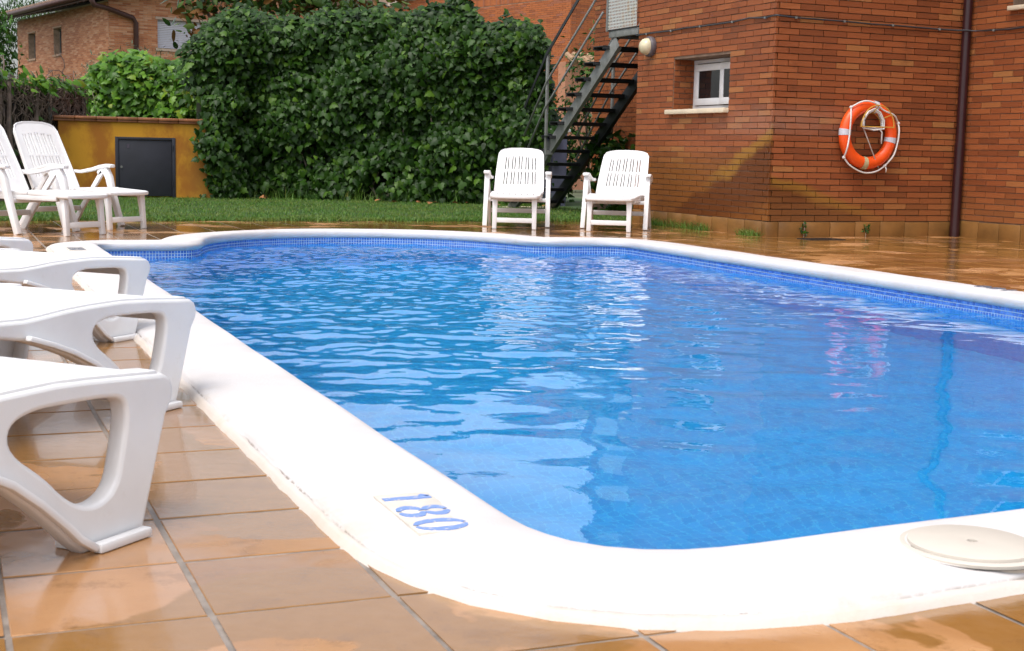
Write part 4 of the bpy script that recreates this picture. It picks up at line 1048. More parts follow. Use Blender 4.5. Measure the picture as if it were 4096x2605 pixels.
def hedge():
    g = np.random.default_rng(11)
    topx = np.array([-5.3, -5.04, -4.77, -4.55, -4.25, -3.9, -3.62, -3.15, -3.0, -2.85, -2.34, -2.1, -1.92, -1.64, -1.29, -1.05, -.82, -.63, -.54, -.24, .02, .345, .41, .46, .60])
    topz = np.array([1.9, 2.33, 2.66, 2.89, 2.96, 2.88, 2.86, 2.88, 3.05, 2.92, 3.02, 3.05, 2.93, 2.97, 3.1, 3.12, 3.19, 2.92, 2.76, 2.85, 2.86, 2.74, 2.53, 2.3, 1.2])
    topz = topz-.11; ox, oy = -2.3, 22.2
    t = empty('ivy_hedge', (ox, oy, 0), 0, label='tall dense dark green ivy hedge behind the lawn', cat='hedge')
    yf = lambda x: 22.45-.20*(x+5.2)-np.clip((-3.9-np.asarray(x))/.8, 0, 1)**1.3*.9
    # clusters on an undulating front, rounded over at the top and at both ends
    nc = 3500; x = g.uniform(-5.0, .55, nc); x[1500:1700] = g.uniform(-4.85, -4.4, 200); tz = np.interp(x, topx, topz); q = g.random(nc)**.85; z = .05+q*(tz-.03)
    z[:260] = tz[:260]+g.uniform(-.12, .12, 260)
    bump = vnoise(np.column_stack([x*1.0, x*0, z*1.15]), 2.2, 4)*.30+vnoise(np.column_stack([x, x*0, z]), 5.5, 5)*.10
    y = yf(x)-.15+bump+np.where(z > tz-.5, (z-tz+.5)**2*1.6, 0)+np.where(z < .5, -.05, 0)
    y[:260] += g.uniform(0, .9, 260)
    # left end rounds back
    e = np.clip((-4.85-x)/.3, 0, 1); y += e**2*.4; e2 = np.clip((x-.2)/.35, 0, 1); y += e2**2*.5
    x = np.where((x < -4.48+.1*np.sin(z*5)) & (z < 1.6), -4.48+.1*np.sin(z*5)+(x+4.48)*.12, x)
    ctr = np.column_stack([x, y, z])
    gap = vnoise(np.column_stack([x, x*0, z]), 3.4, 15)+.6*(z/3-.5); kp = (gap > -.62) | (z > 2.3); ctr = ctr[kp]; nc = len(ctr)
    k = 8; C = np.repeat(ctr, k, 0)+g.normal(size=(nc*k, 3))*[.11, .075, .095]
    nx = np.clip((-4.7-C[:, 0])*1.2, 0, 1.2)*-1+np.clip(C[:, 0]-.2, 0, .5)
    N = np.column_stack([nx+g.normal(size=len(C))*.25, -np.ones(len(C)), .25+np.clip(C[:, 2]-np.interp(C[:, 0], topx, topz)+.35, 0, .6)*2.0])
    C[:, 2] = np.minimum(np.maximum(C[:, 2], .06), np.interp(C[:, 0], topx, topz)+.08+.05*g.normal(size=len(C)))
    # upright shoots over the top line
    sx = np.concatenate([g.uniform(-4.5, -.9, 5), [-3.02, -2.98, -.84, -.80, -.22]]); sh = []
    for a in sx:
        tz_ = np.interp(a, topx, topz)
        for j in range(9): sh.append((a+g.normal()*.05, yf(a)+.15+g.normal()*.06, tz_-.05+j*.032))
    sh = np.array(sh); C = np.vstack([C, sh]); N = np.vstack([N, np.column_stack([g.normal(size=len(sh)), -np.ones(len(sh))*.6, np.ones(len(sh))*.5])])
    C -= [ox, oy, 0]
    foliage(t, 'ivy_leaves', C, N, .090, TI, M_IVY, M_IVYO, 300, score=C[:, 1]+g.normal(size=len(C))*.05, seed=2, hang=.9, jit=.42)
    # dark inside
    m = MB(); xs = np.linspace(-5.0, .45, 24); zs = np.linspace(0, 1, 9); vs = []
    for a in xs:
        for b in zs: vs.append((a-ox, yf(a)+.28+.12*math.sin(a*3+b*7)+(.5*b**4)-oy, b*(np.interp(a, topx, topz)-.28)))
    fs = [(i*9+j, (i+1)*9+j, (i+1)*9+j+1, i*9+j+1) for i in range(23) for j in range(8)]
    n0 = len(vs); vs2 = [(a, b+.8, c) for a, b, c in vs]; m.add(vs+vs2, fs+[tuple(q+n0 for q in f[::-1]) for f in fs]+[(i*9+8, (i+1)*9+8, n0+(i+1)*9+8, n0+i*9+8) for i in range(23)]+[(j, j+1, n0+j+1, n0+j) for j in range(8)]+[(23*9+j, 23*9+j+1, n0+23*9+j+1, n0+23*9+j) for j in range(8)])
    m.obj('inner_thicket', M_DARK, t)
    m = MB()
    for i in range(40):
        a = g.uniform(-4.9, .3); pts = [(a-ox, yf(a)+.1-oy, 0)]
        for j in range(6): p = pts[-1]; pts.append((p[0]+g.normal()*.07, p[1]+g.normal()*.04, p[2]+.22))
        m.tube(pts, .012, 5)
    m.obj('stems', M_TWIG, t, kind='stuff')
    # low ivy behind the yellow wall
    t2 = empty('ivy_hedge', (-6.2, 23.2, 0), 0, label='lower bright green ivy hedge behind the yellow wall', cat='hedge')
    tx = np.array([-7.25, -7.1, -6.95, -6.8, -6.3, -5.9, -5.4, -5.0]); tz = np.array([1.3, 1.72, 2.0, 2.17, 2.20, 2.10, 2.06, 2.06])
    nc = 780; x = g.uniform(-7.15, -4.9, nc); top = np.interp(x, tx, tz); z = .9+g.random(nc)*(top-.88); z[:130] = top[:130]+g.uniform(-.1, .1, 130)
    y = 23.1+vnoise(np.column_stack([x, x*0, z]), 3, 8)*.18+np.where(z > top-.35, (z-top+.35)**2*1.8, 0)
    y[:130] += g.uniform(0, .6, 130)
    C = np.repeat(np.column_stack([x, y, z]), 7, 0)+g.normal(size=(nc*7, 3))*[.10, .07, .09]
    N = np.column_stack([g.normal(size=len(C))*.3, -np.ones(len(C)), .35+np.clip(C[:, 2]-1.7, 0, .6)*1.5]); C[:, 2] = np.minimum(C[:, 2], np.interp(C[:, 0], tx, tz)+.09+.04*g.normal(size=len(C))); C -= [-6.2, 23.2, 0]
    foliage(t2, 'ivy_leaves', C, N, .108, TI, M_IVYL, M_IVYLO, 300, score=-C[:, 2]*.5+C[:, 1]+g.normal(size=len(C))*.1, seed=3, hang=.9, jit=.45)
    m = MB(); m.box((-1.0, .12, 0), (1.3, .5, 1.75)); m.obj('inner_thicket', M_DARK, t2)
hedge()

def vine_fence():
    g = np.random.default_rng(21)
    A, B = Vector((-7.05, 17.6, 0)), Vector((-6.82, 22.1, 0)); D = (B-A).normalized(); L = (B-A).length; ang = math.atan2(D.y, D.x)
    f = empty('screen_fence', A, ang, label='dark brown heather screen fence with round steel posts at the left boundary', cat='fence')
    m = MB()
    for i in range(170):                                     # vertical reeds of the screen, joined
        x = L*i/170+g.normal()*.004; h = 1.58+g.normal()*.05; m.box((x-.013, -.012+g.normal()*.006, 0), (x+.013, .010, h))
    m.obj('reed_screen', simple('heather_reeds', (.026, .017, .014), .9, .5, 18, .5, 90), f, kind='stuff')
    for x in (.15, 1.6, 3.05, L-.05):
        m = MB(); m.tube([(x, -.05, -.05), (x, -.05, 1.70)], .030, 12); m.tube([(x, -.05, 1.70), (x, -.05, 1.725)], .036, 12); m.obj('post', M_GREYIRON, f, smooth='auto')
    v = empty('dry_vine', A+Vector((0, 0, 0)), ang, label='tangle of dry grey vine stems hanging over the screen fence', cat='vine')
    m = MB()
    for i in range(190):
        x = g.uniform(.2, L); z0 = g.uniform(1.25, 1.75); pts = [(x, -.10+g.normal()*.04, z0)]
        dx = g.normal()*.05; n = g.integers(6, 15); up_ = g.random() < .35
        for j in range(n):
            p = pts[-1]; dx += g.normal()*.022; pts.append((p[0]+dx, -.11+g.normal()*.035, max(.02, p[2]+(g.normal()*.05 if up_ else -.09+g.normal()*.02))))
        m.tube(pts, list(np.linspace(.0085, .004, len(pts))), 4)
    for x in (1.05, 1.35, 2.3):
        m.tube([(x, -.14, 0), (x+.06, -.15, .5), (x+.02, -.13, 1.0), (x+.10, -.12, 1.6)], [.045, .04, .033, .028], 7)
    m.obj('stems', simple('dead_vine', (.17, .125, .105), .85, .5, 9), v, kind='stuff')
    n = 420; x = g.uniform(0, L, n); z = np.where(g.random(n) < .8, 1.66+g.normal(size=n)*.06, g.uniform(.2, 1.6, n)); keep = (z > 1.4) | (g.random(n) < .55); x, z = x[keep], z[keep]
    C = np.column_stack([x, -.10+g.normal(size=len(x))*.10, z]); N = np.column_stack([g.normal(size=len(x))*.3, -np.ones(len(x)), np.ones(len(x))*.8])
    foliage(v, 'vine_leaves', C, N, .10, TI, M_IVYL, M_IVYLO, 120, seed=5)
vine_fence()

def blob_plant(name, label, cat, loc, lobes, nleaf, size, tmpl, mat, trunk=None, seed=1, singles=0, hang=.5, jit=.7, shell=.55, group=None, parts=('trunk', 'crown'), matbark=None, lift=0.):
    """lobes: (x,y,z,rx,ry,rz) relative to loc; trunk: list of (points, radii)"""
    g = np.random.default_rng(seed); t = empty(name, loc, 0, label=label, cat=cat, group=group)
    w = np.array([(l[3]*l[4]*l[5])**(2/3) for l in lobes]); w /= w.sum(); Cs = []; Ns = []
    for l, ww in zip(lobes, w):
        n = max(8, int(nleaf*ww)//7); d_ = g.normal(size=(n, 3)); d_ /= np.linalg.norm(d_, axis=1)[:, None]
        r = shell+(1-shell)*g.random(n)**.6; r *= 1+.22*vnoise(d_*1.0, 3.2, seed+int(l[0]*10))
        c = np.array(l[:3])+d_*r[:, None]*np.array(l[3:]); c = np.repeat(c, 7, 0)+g.normal(size=(n*7, 3))*size*1.1
        Cs.append(c); Ns.append(np.repeat(d_, 7, 0))
    C = np.vstack(Cs); N = np.vstack(Ns); C[:, 2] = np.maximum(C[:, 2], .05)
    foliage(t, parts[1], C, N, size, tmpl, mat, None, singles, seed=seed+1, hang=hang, jit=jit, lift=lift)
    if trunk:
        m = MB()
        for pts, rs in trunk: m.tube(pts, rs, 7)
        m.obj(parts[0], matbark or M_BARK, t, smooth=True)
    return t
def branches(g, base, tips, r0=.09):
    o = []
    for tp in tips:
        a = Vector(base); b = Vector(tp); mid = a.lerp(b, .5)+Vector((g.normal()*.15, g.normal()*.15, .15)); pts = [a, a.lerp(mid, .5), mid, mid.lerp(b, .55), b]
        o.append((pts, [r0, r0*.8, r0*.55, r0*.38, r0*.2]))
    return o
def plants():
    g = np.random.default_rng(31)
    # magnolia behind the hedge: rusty leaf backs
    mm = leaf_mat('magnolia_leaf', [(0, (.020, .050, .010)), (.5, (.040, .085, .015)), (1, (.085, .13, .02))], .25, .1, under=(.16, .075, .02))
    lob = [(-1.42, 0, 3.15, .28, .35, .34), (-1.35, .1, 3.75, .35, .5, .30), (-.75, .2, 4.0, .6, .6, .40), (.1, .1, 3.85, .6, .6, .38), (.8, .3, 3.72, .55, .6, .34), (1.45, .2, 3.60, .55, .6, .34), (2.0, .1, 3.66, .45, .5, .30), (.4, .5, 4.25, 1.0, .8, .45), (-1.0, .4, 4.3, .8, .8, .45)]
    blob_plant('magnolia_tree', 'magnolia tree with glossy leaves and rusty undersides rising behind the hedge', 'tree', (-4.55, 26.5, -.32), lob, 2100, .17, TO, mm, branches(g, (0, .3, .32), [(l[0], l[1], l[2]) for l in lob], .10), 41, hang=-.1, jit=.7, shell=.35)
    # grey-green shrub between house and low ivy
    gm = leaf_mat('rosemary_leaf', [(0, (.055, .085, .050)), (1, (.13, .17, .11))], .6, .1)
    blob_plant('rosemary_bush', 'grey-green fine-leaved bush behind the low bright ivy', 'bush', (-6.75, 25.6, .05), [(-.85, 0, 1.6, .40, .5, .75), (-.2, .1, 1.9, .5, .5, .70), (.5, 0, 1.8, .6, .5, .70), (1.1, .1, 1.85, .5, .5, .65), (-1.0, 0, 1.1, .5, .5, .6)], 5200, .085, TN, gm, branches(g, (0, 0, 0), [(-.8, 0, 1.8), (0, 0, 1.9), (.8, 0, 1.8)], .03), 43, hang=-.9, jit=.35, parts=('stems', 'foliage'), lift=.7)
    bm_ = leaf_mat('shrub_leaf', [(0, (.022, .070, .012)), (.6, (.045, .125, .020)), (1, (.11, .21, .03))], .4, .2)
    blob_plant('leafy_shrub', 'loose light green shrub seen through the steel stairs', 'bush', (1.35, 23.2, 0), [(-.55, 0, 1.0, .55, .5, .9), (-.2, 0, 1.9, .42, .4, .75), (.25, .2, 1.2, .55, .5, .9), (.05, .1, 2.5, .18, .2, .5), (-.75, -.2, .6, .5, .5, .6), (.55, .3, 1.75, .3, .3, .5)], 3300, .085, T4, bm_, branches(g, (-.1, 0, 0), [(-.4, 0, 1.6), (.05, .1, 2.7), (.3, .1, 1.8)], .03), 45, shell=.2, parts=('stems', 'foliage'))
    blob_plant('ivy_bush', 'dark ivy clump growing at the back wall beneath the stairs', 'bush', (1.40, 18.95, 0), [(.02, 0, .50, .26, .42, .5), (-.10, .25, .70, .20, .34, .42)], 900, .10, TI, M_IVY, branches(g, (0, 0, 0), [(.2, 0, .8), (-.3, .2, .7)], .02), 46, parts=('stems', 'foliage'), shell=.4)
    dm = leaf_mat('tree_leaf', [(0, (.020, .070, .010)), (.6, (.045, .13, .018)), (1, (.10, .22, .03))], .45, .2)
    blob_plant('broadleaf_tree', 'fresh green broadleaf tree left of the brick house', 'tree', (-19.3, 50, 0), [(0, 0, 3.6, 1.5, 2, 1.3), (-.6, 0, 5.0, 1.6, 1.8, .9), (.2, 0, 2.2, 1.3, 1.5, 1.3), (.5, -.5, 4.7, .9, 1.0, .7)], 6500, .20, T4, dm, branches(g, (0, 0, 0), [(0, 0, 4), (-.8, 0, 5.5), (.5, 0, 3.4)], .2), 47, shell=.5)
    pm = leaf_mat('pine_needles', [(0, (.020, .052, .012)), (1, (.055, .11, .025))], .6, .05)
    blob_plant('umbrella_pine', 'distant umbrella pine with a dense rounded crown above the roof', 'tree', (-26.6, 76, -.7), [(0, 0, 7.6, 3.1, 3, 1.1), (-2.2, 0, 7.1, 2.0, 2, .9), (2.0, 0, 7.0, 1.9, 2, .9), (.4, 0, 8.3, 1.7, 1.5, .7)], 5500, .30, TN, pm, branches(g, (0, 0, 0), [(0, 0, 7.2), (-1.8, 0, 6.9), (1.6, 0, 6.8)], .3), 48, hang=-.9, jit=.6, lift=.6)
    for i, (x, y, s) in enumerate(((-9.5, 29, 1.0), (-8.3, 27.5, .8))):
        blob_plant('leafy_shrub', ('small bright shrub in front of the brick house wall', 'low yellow-green shrub beside the fence post')[i], 'bush', (x, y, 0), [(0, 0, 1.1*s, .6, .5, .8*s), (.3, 0, 1.5*s, .3, .3, .5*s)], 700, .10, T4, bm_, branches(g, (0, 0, 0), [(0, 0, 1.2*s), (.3, 0, 1.6*s)], .03), 50+i, parts=('stems', 'foliage'))
plants()

# ------------------------------------------------------------------ grass
def blades(name, pts, h, wd, parent, seed, lean=.5, kind='stuff', top=False, **k):
    g = np.random.default_rng(seed); n = len(pts); a = g.uniform(0, 6.28, n); hh = h*(1+.35*g.normal(size=n)).clip(.35, 2); ww = wd*g.uniform(.7, 1.3, n)
    dirv = np.column_stack([np.cos(a), np.sin(a), np.zeros(n)]); b = g.uniform(0, 6.28, n); ln = np.column_stack([np.cos(b), np.sin(b), np.zeros(n)])*(hh*lean*np.abs(g.normal(size=n)))[:, None]
    p0 = pts-dirv*ww[:, None]/2; p1 = pts+dirv*ww[:, None]/2; md = pts+ln*.35+np.array([0, 0, 1])*(hh*.6)[:, None]; tip = pts+ln+np.array([0, 0, 1])*hh[:, None]
    V = np.stack([p0, p1, md+dirv*ww[:, None]*.3, tip, md-dirv*ww[:, None]*.3], 1).reshape(-1, 3)
    F = (np.array([[0, 1, 2], [0, 2, 4], [4, 2, 3]])[None]+np.arange(n)[:, None, None]*5).reshape(-1, 3)
    return link(name, np_mesh(name, V, F, smooth=True, tone=np.repeat(g.random(n), 3)), M_GRASS, parent, kind=kind, **k)
def lawn():
    m = MB(); q = [(-12, LAWN_U-.02), (9.5, LAWN_U-.02), (14, 45), (-14, 45)]
    m.add([(*TW(a, b).xy, .004) for a, b in q]+[(*TW(a, b).xy, -.055) for a, b in q], [(0, 1, 2, 3), (0, 4, 5, 1)]); lw = m.obj('lawn', M_SOIL, None, kind='structure')
    g = np.random.default_rng(5); n = 95000
    u = LAWN_U+.02+(g.random(n)**1.25)*8.8; v = g.uniform(-1.5, 8.6, n); c, s = math.cos(TANG), math.sin(TANG)
    P = np.column_stack([v*c-u*s, v*s+u*c, np.full(n, .002)])
    az = P[:, 0]/P[:, 1]; P = P[(az > -.42) & (az < .14)]
    tag(blades('grass', P, .024, .007, None, 6), 'short green lawn grass between terrace and hedge', 'grass')
    n = 5200; u = LAWN_U+g.normal(size=n)*.03; v = g.uniform(-1, 8.2, n); P = np.column_stack([v*c-u*s, v*s+u*c, np.full(n, .0)])
    tag(blades('grass_fringe', P, .036, .008, None, 8, lean=1.1), 'ragged grass fringe hanging over the terrace edge', 'grass')
    # long weeds at the hedge foot
    n = 2600; x = g.uniform(-5.1, .6, n); P = np.column_stack([x, 22.35-.2*(x+5.2)+g.normal(size=n)*.14-.1, np.full(n, .0)]); P = P[vnoise(P, 2.5, 3) > -.15]
    tag(blades('weeds', P, .15, .009, None, 9, lean=.9), 'long weedy grass along the foot of the ivy hedge', 'grass')
    # tufts at the foot of the brick wall
    for i, (y0, y1, k, h, lab) in enumerate(((2.05, 2.35, 160, .07, 'small grass tuft at the wall beside the deck chair leg'), (1.0, 2.0, 330, .08, 'broad fluffy weed clump along the brick wall plinth'), (.05, .42, 230, .06, 'flat grass tuft at the corner of the brick building'))):
        yy = g.uniform(y0, y1, k); xx = -.03-np.abs(g.normal(size=k))*.035-.02*g.random(k); P = np.array([(BM @ Vector((a, b, 0))) for a, b in zip(xx, yy)])
        tag(blades('weed_tuft', P, h, .006, None, 60+i, lean=1.25, kind=None), lab, 'weeds', 'weeds at the wall foot')
    for i, (x, hh) in enumerate(((.42, .15), (1.20, .12))):
        t = empty('wall_weed', BM @ Vector((x, -.035, 0)), 0, label=('upright weed growing at the plinth left of the life ring', 'small weed growing at the plinth under the life ring')[i], cat='weed')
        k = 26; C = np.column_stack([g.normal(size=k)*.018, g.normal(size=k)*.01, g.uniform(.02, hh, k)]); N = np.column_stack([g.normal(size=k), -np.ones(k), np.ones(k)*.5])
        foliage(t, 'leaves', C, N, .035, T4, M_IVY, seed=70+i, hang=-.3); m = MB(); m.tube([(0, 0, 0), (.006, 0, hh*.6), (-.004, 0, hh)], .0025, 4); m.obj('stem', M_TWIG, t)
    # fallen dry leaves on the lawn by the hedge
    ml = simple('dry_leaf', (.28, .12, .04), .7, .4, 20); P, F = TI; base = np_mesh('dry_leaf', P, F); base.materials.append(ml)
    for i in range(16):
        x = g.uniform(-4.9, .8); o = link('dry_leaf', base, None, None, (x, 21.85-.2*(x+5.2)+g.uniform(-.35, .3), .03+.01*g.random()), (g.normal()*.4, g.normal()*.4, g.uniform(0, 6)), label='small dry brown leaf lying on the grass near the hedge', cat='leaf', group='fallen leaves by the hedge'); o.scale = (.09,)*3
lawn()

# ------------------------------------------------------------------ background houses
M_ROOFT = simple('roof_tile', (.19, .12, .085), .8, .4, 5, .3, 30)
M_EAVE = simple('brown_eave', (.060, .024, .020), .5, .25, 5)
M_SHUT = simple('lilac_shutter', (.56, .55, .62), .5, .05)
def house_left():
    A = R(34.8); C = Vector((-13.88, 48, 0)); t = empty('brick_house', C, A, label='pale orange brick house with brown eaves beyond the garden on the left', cat='house')
    # local x: along the right face, y: along the left face, plane x=0 is the left face, plane y=0 the right face
    Lx, Ly, H = 11.0, 11.0, 5.62
    wins = [(6.62, 7.28, 2.55, 4.02), (3.72, 4.26, 2.68, 4.02)]
    # positions measured on the face: y from the corner
    wins = [(8.52, 9.48, 4.03, 5.01), (5.2, 6.18, 4.06, 5.02)]
    sh = (1.72, 3.9, 4.11, 5.09)
    m = MB()
    ys = [0.02]+sorted([w for q in wins for w in q[:2]])+[Ly]
    def bx(y0, y1, z0, z1): m.box((0, y0, z0), (.3, y1, z1))
    ws = sorted(wins); cur = .0
    for y0, y1, z0, z1 in ws: bx(cur, y0, 0, H); bx(y0, y1, 0, z0); bx(y0, y1, z1, H); cur = y1
    bx(cur, Ly, 0, H); m.box((.3, Ly-.3, 0), (Lx, Ly, H)); m.box((Lx-.3, .3, 0), (Lx, Ly-.3, H)); m.box((.31, .31, H-.05), (Lx-.31, Ly-.31, H))
    wl = m.obj('wall', M_PMORTAR, t)
    lay(wl, 'y', 0, brick_rects(0, Ly, 0, H, (.1, .1+LB/2), wins), matJ=M_BRICKH, single=False)
    m = MB(); m.box((.301, .0, 0), (sh[0], .3, H)); m.box((sh[1], 0, 0), (Lx, .3, H)); m.box((sh[0], 0, 0), (sh[1], .3, sh[2])); m.box((sh[0], 0, sh[3]), (sh[1], .3, H)); wr = m.obj('wall', M_PMORTAR, t)
    lay(wr, 'x', 0, brick_rects(0, 8, 0, H+1.6, (.2, .2+LB/2), [sh]), matJ=M_BRICKH, single=False)
    m = MB(); m.add([(0.01, .02, H), (Lx, .02, H), (Lx, .02, H+1.7), (Lx/2, .02, H+1.5), (.02, .29, H)], [(0, 1, 2, 3)]); 
    m = MB(); m.box((.02, .012, H), (Lx, .29, H+1.6)); m.obj('gable', M_PMORTAR, t)
    for y0, y1, z0, z1 in wins:
        w = empty('window'); w.parent = t
        m = MB(); m.box((.22, y0, z0), (.27, y0+.06, z1)); m.box((.22, y1-.06, z0), (.27, y1, z1)); m.box((.22, y0+.06, z0), (.27, y1-.06, z0+.06)); m.box((.22, y0+.06, z1-.06), (.27, y1-.06, z1)); m.obj('frame', M_GREYIRON, w)
        m = MB(); m.box((.24, y0+.06, z0+.06), (.25, y1-.06, z1-.06)); m.obj('pane', M_GLASSD, w)
        m = MB(); m.box((-.05, y0-.05, z0-.08), (.2, y1+.05, z0-.005)); m.obj('sill', simple('house_sill', (.42, .27, .18), .7, .1), w)
        m = MB(); m.box((-.03, y0-.06, z1+.003), (.15, y1+.06, z1+.06)); m.obj('lintel', bpy.data.materials['house_sill'], w)
    s = empty('roller_shutter'); s.parent = t
    z = sh[2]+.02
    while z < sh[3]-.05:
        m = MB(); m.box((sh[0]+.02, .10, z+.004), (sh[1]-.02, .125, z+.055)); m.obj('slat', M_SHUT, s); z += .06
    m = MB(); m.box((sh[0]-.08, -.04, sh[3]), (sh[1]+.08, .12, sh[3]+.09)); m.obj('lintel', simple('pale_lintel', (.48, .36, .28), .7), s)
    m = MB(); m.box((sh[0]-.08, -.06, sh[2]-.09), (sh[1]+.08, .12, sh[2])); m.obj('sill', bpy.data.materials['pale_lintel'], s)
    # roof with eaves over the left face, sloping up to the right
    m = MB(); ov = .85
    m.add([(-ov, -.9, H-.02), (-ov, Ly+.9, H-.02), (Lx*.55, Ly+.9, H+1.5), (Lx*.55, -.9, H+1.5), (-ov, -.9, H+.1), (-ov, Ly+.9, H+.1), (Lx*.55, Ly+.9, H+1.62), (Lx*.55, -.9, H+1.62), (Lx+ov, -.9, H), (Lx+ov, Ly+.9, H), (Lx+ov, -.9, H+.1), (Lx+ov, Ly+.9, H+.1)],
          [(0, 3, 2, 1), (4, 5, 6, 7), (0, 1, 5, 4), (0, 4, 7, 3), (1, 2, 6, 5), (3, 7, 10, 8), (2, 9, 11, 6), (3, 8, 9, 2), (7, 6, 11, 10), (8, 10, 11, 9)])
    rf = m.obj('roof', M_ROOFT, t)
    for k in range(46):
        y = -.88+k*(Ly+1.76)/46; m = MB(); m.tube([(-ov-.04, y+.1, H+.12), (Lx*.55, y+.1, H+1.64)], .085, 6)
        if k == 0: base = m.mesh('roof_tile_row', smooth=True)
        o = link('roof_tile_row', base, M_ROOFT, rf, (0, k*(Ly+1.76)/46, 0)) if k else link('roof_tile_row', base, M_ROOFT, rf)
    m = MB(); m.tube([(-ov-.07, -.95, H+.03), (-ov-.07, Ly+.95, H+.03)], .085, 10); m.obj('gutter', M_EAVE, t, smooth=True)
    m = MB(); m.box((-ov+.02, -.9, H-.10), (-ov+.06, Ly+.9, H+.0)); m.obj('fascia', M_EAVE, t)
    for k in range(19):
        y = .1+k*.62; m = MB(); m.add([(-ov+.06, y, H-.13), (-ov+.06, y+.09, H-.13), (.0, y+.09, H+.22), (.0, y, H+.22), (-ov+.06, y, H-.03), (-ov+.06, y+.09, H-.03), (0, y+.09, H+.32), (0, y, H+.32)], [(0, 3, 2, 1), (4, 5, 6, 7), (0, 1, 5, 4), (1, 2, 6, 5), (2, 3, 7, 6), (3, 0, 4, 7)]); m.obj('rafter', M_EAVE, t)
    m = MB(); m.tube([(-ov-.05, -.85, H+.0), (-ov+.1, -.8, H-.28), (-.1, -.30, H-.32), (.80, -.13, H-.55), (.92, -.10, H-.72), (.92, -.10, 0)], .085, 10); m.obj('downpipe', M_EAVE, t, smooth=True)
    w = empty('house_lantern', C+Matrix.Rotation(A, 3, 'Z') @ Vector((2.76, -.28, 5.45)), A, label='small black wall lantern on the pale brick house', cat='lamp')
    m = MB(); m.lathe([(0, .36), (.02, .33), (.05, .30), (.16, .20), (.17, .17)], 6); m.obj('cap', M_PAINTEDIRON, w)
    m = MB(); m.lathe([(.13, .17), (.09, -.12), (0, -.14)], 6); m.obj('glass', simple('lantern_glass', (.20, .15, .07), .2), w)
    m = MB(); m.lathe([(.10, -.12), (.06, -.2), (0, -.21)], 6); m.box((-.02, .05, .1), (.02, .27, .14)); m.obj('bracket', M_PAINTEDIRON, w)
house_left()

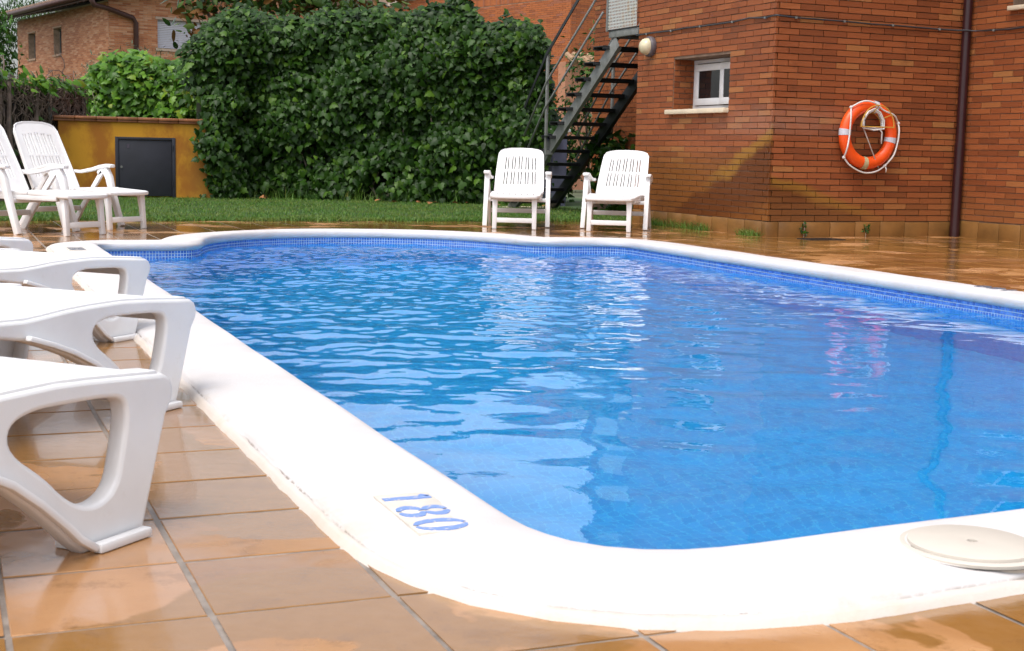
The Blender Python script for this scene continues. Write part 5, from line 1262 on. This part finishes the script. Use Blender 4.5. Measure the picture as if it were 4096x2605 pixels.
def house_centre():
    A = R(38); D = 42; C = Vector(((2253-2048)/5571*D, D, 0)); t = empty('brick_house', C, A, label='orange brick gabled house with soldier-course band behind the ivy hedge', cat='house')
    Ly, H = 9.3, 7.2; ridge = 9.2
    m = MB(); m.box((0.01, 0.01, 0), (7, Ly-.01, 5.35)); wl = m.obj('wall', M_PMORTAR, t)
    zb = 5.40
    lay(wl, 'y', 0, brick_rects(0, Ly, 0, zb-.01, (.1, .1+LB/2)), matJ=M_BRICKC, single=False)
    lay(wl, 'x', 0, brick_rects(0, 7, 0, zb-.01, (.2, .2+LB/2)), matJ=M_BRICKC, single=False)
    # gable: soldier band then courses under the rake (rises towards the corner)
    rake = lambda y: 5.78+(Ly-y)*.20
    m = MB(); m.add([(0.01, 0, 5.351), (.01, Ly, 5.351), (.01, Ly, rake(Ly)), (.01, 0, rake(0)), (7, 0, 5.351), (7, Ly, 5.351), (7, Ly, rake(Ly)), (7, 0, rake(0))], [(0, 1, 2, 3), (4, 7, 6, 5), (0, 3, 7, 4), (1, 5, 6, 2), (2, 6, 7, 3)]); m.obj('gable', M_PMORTAR, t)
    m = MB(); jt = .01; jv = []; jf = []; tn = []
    def face(y0, y1, z0, z1):
        b0 = len(jv)
        for dp in (-.009, .012):
            for q in ((y0, z0), (y1, z0), (y1, z1), (y0, z1)): jv.append((dp, *q))
        jf.extend([(b0, b0+1, b0+2, b0+3)]+[(b0+i, b0+(i+1) % 4, b0+4+(i+1) % 4, b0+4+i) for i in range(4)]); tn.extend([random.random()]*5)
    y = .0
    sl = 0.0
    while y < Ly: face(y+.004, y+.058, zb, zb+.21); y += .0625
    z = zb+.22; r = 0
    while z < rake(0):
        for A_, B_, _, _ in brick_rects(0, Ly, 0, CH, (.1+(r % 2)*LB/2,)*2):
            if z+CH < rake((A_+B_)/2)-.05: face(A_+.005, B_-.005, z+.005, z+CH-.005)
        z += CH; r += 1
    me = np_mesh('brickwork', np.array(jv), np.array(jf), tone=np.array(tn)); link('brickwork', me, M_BRICKC, t, kind='stuff')
    m = MB(); m.add([(-.25, Ly+.3, rake(Ly+.3)), (7.2, Ly+.3, rake(Ly+.3)), (7.2, -.3, rake(-.3)), (-.25, -.3, rake(-.3))]+[(-.25, Ly+.3, rake(Ly+.3)+.14), (7.2, Ly+.3, rake(Ly+.3)+.14), (7.2, -.3, rake(-.3)+.14), (-.25, -.3, rake(-.3)+.14)], [(0, 3, 2, 1), (4, 5, 6, 7), (0, 1, 5, 4), (1, 2, 6, 5), (2, 3, 7, 6), (3, 0, 4, 7)]); rf = m.obj('roof', simple('pale_rake', (.42, .34, .28), .7, .2, 6), t)
    # small garden wall with barrel tiles seen past the stairs
    g = empty('garden_wall', (1.05, 31.0, 0), R(38), label='garden wall capped with cream barrel tiles behind the stairs', cat='wall')
    m = MB(); m.box((0, 0, 0), (2.6, .25, 2.80)); m.obj('wall_body', simple('pink_render', (.42, .19, .11), .8, .15), g)
    mt = simple('cream_tile', (.30, .18, .10), .7, .2, 6)
    for i in range(12):
        m = MB(); x = .1+i*.21; m.tube([(x, -.20, 2.78), (x, .12, 2.98)], .065, 8)
        m.obj('barrel_tile', mt, g, smooth='auto')
house_centre()

def cabinet():
    t = empty('garden_cabinet', (.50, 21.4, 0), R(12), label='blue-grey garden cabinet with a white top behind the stairs', cat='cabinet')
    mc = simple('bluegrey_paint', (.105, .11, .17), .5, .15, 5)
    m = MB(); m.box((-.24, -.2, .06), (.24, .25, 1.12)); m.obj('body', mc, t, bevel=.006)
    for s in (-1, 1):
        m = MB(); m.box((.005 if s > 0 else -.232, -.215, .09), (.232 if s > 0 else -.005, -.2005, 1.09)); d_ = m.obj('door', mc, t, bevel=.003)
        m = MB(); m.box((s*.03-.008, -.235, .6), (s*.03+.008, -.2155, .72)); m.obj('handle', M_GREYIRON, d_)
    for x in (-.2, .2):
        for y in (-.16, .2):
            m = MB(); m.box((x-.03, y-.03, 0), (x+.03, y+.03, .0595)); m.obj('leg', mc, t)
    m = MB(); m.box((-.28, -.24, 1.121), (.28, .28, 1.165)); m.obj('top', M_FRAMEW, t, bevel=.006)
cabinet()
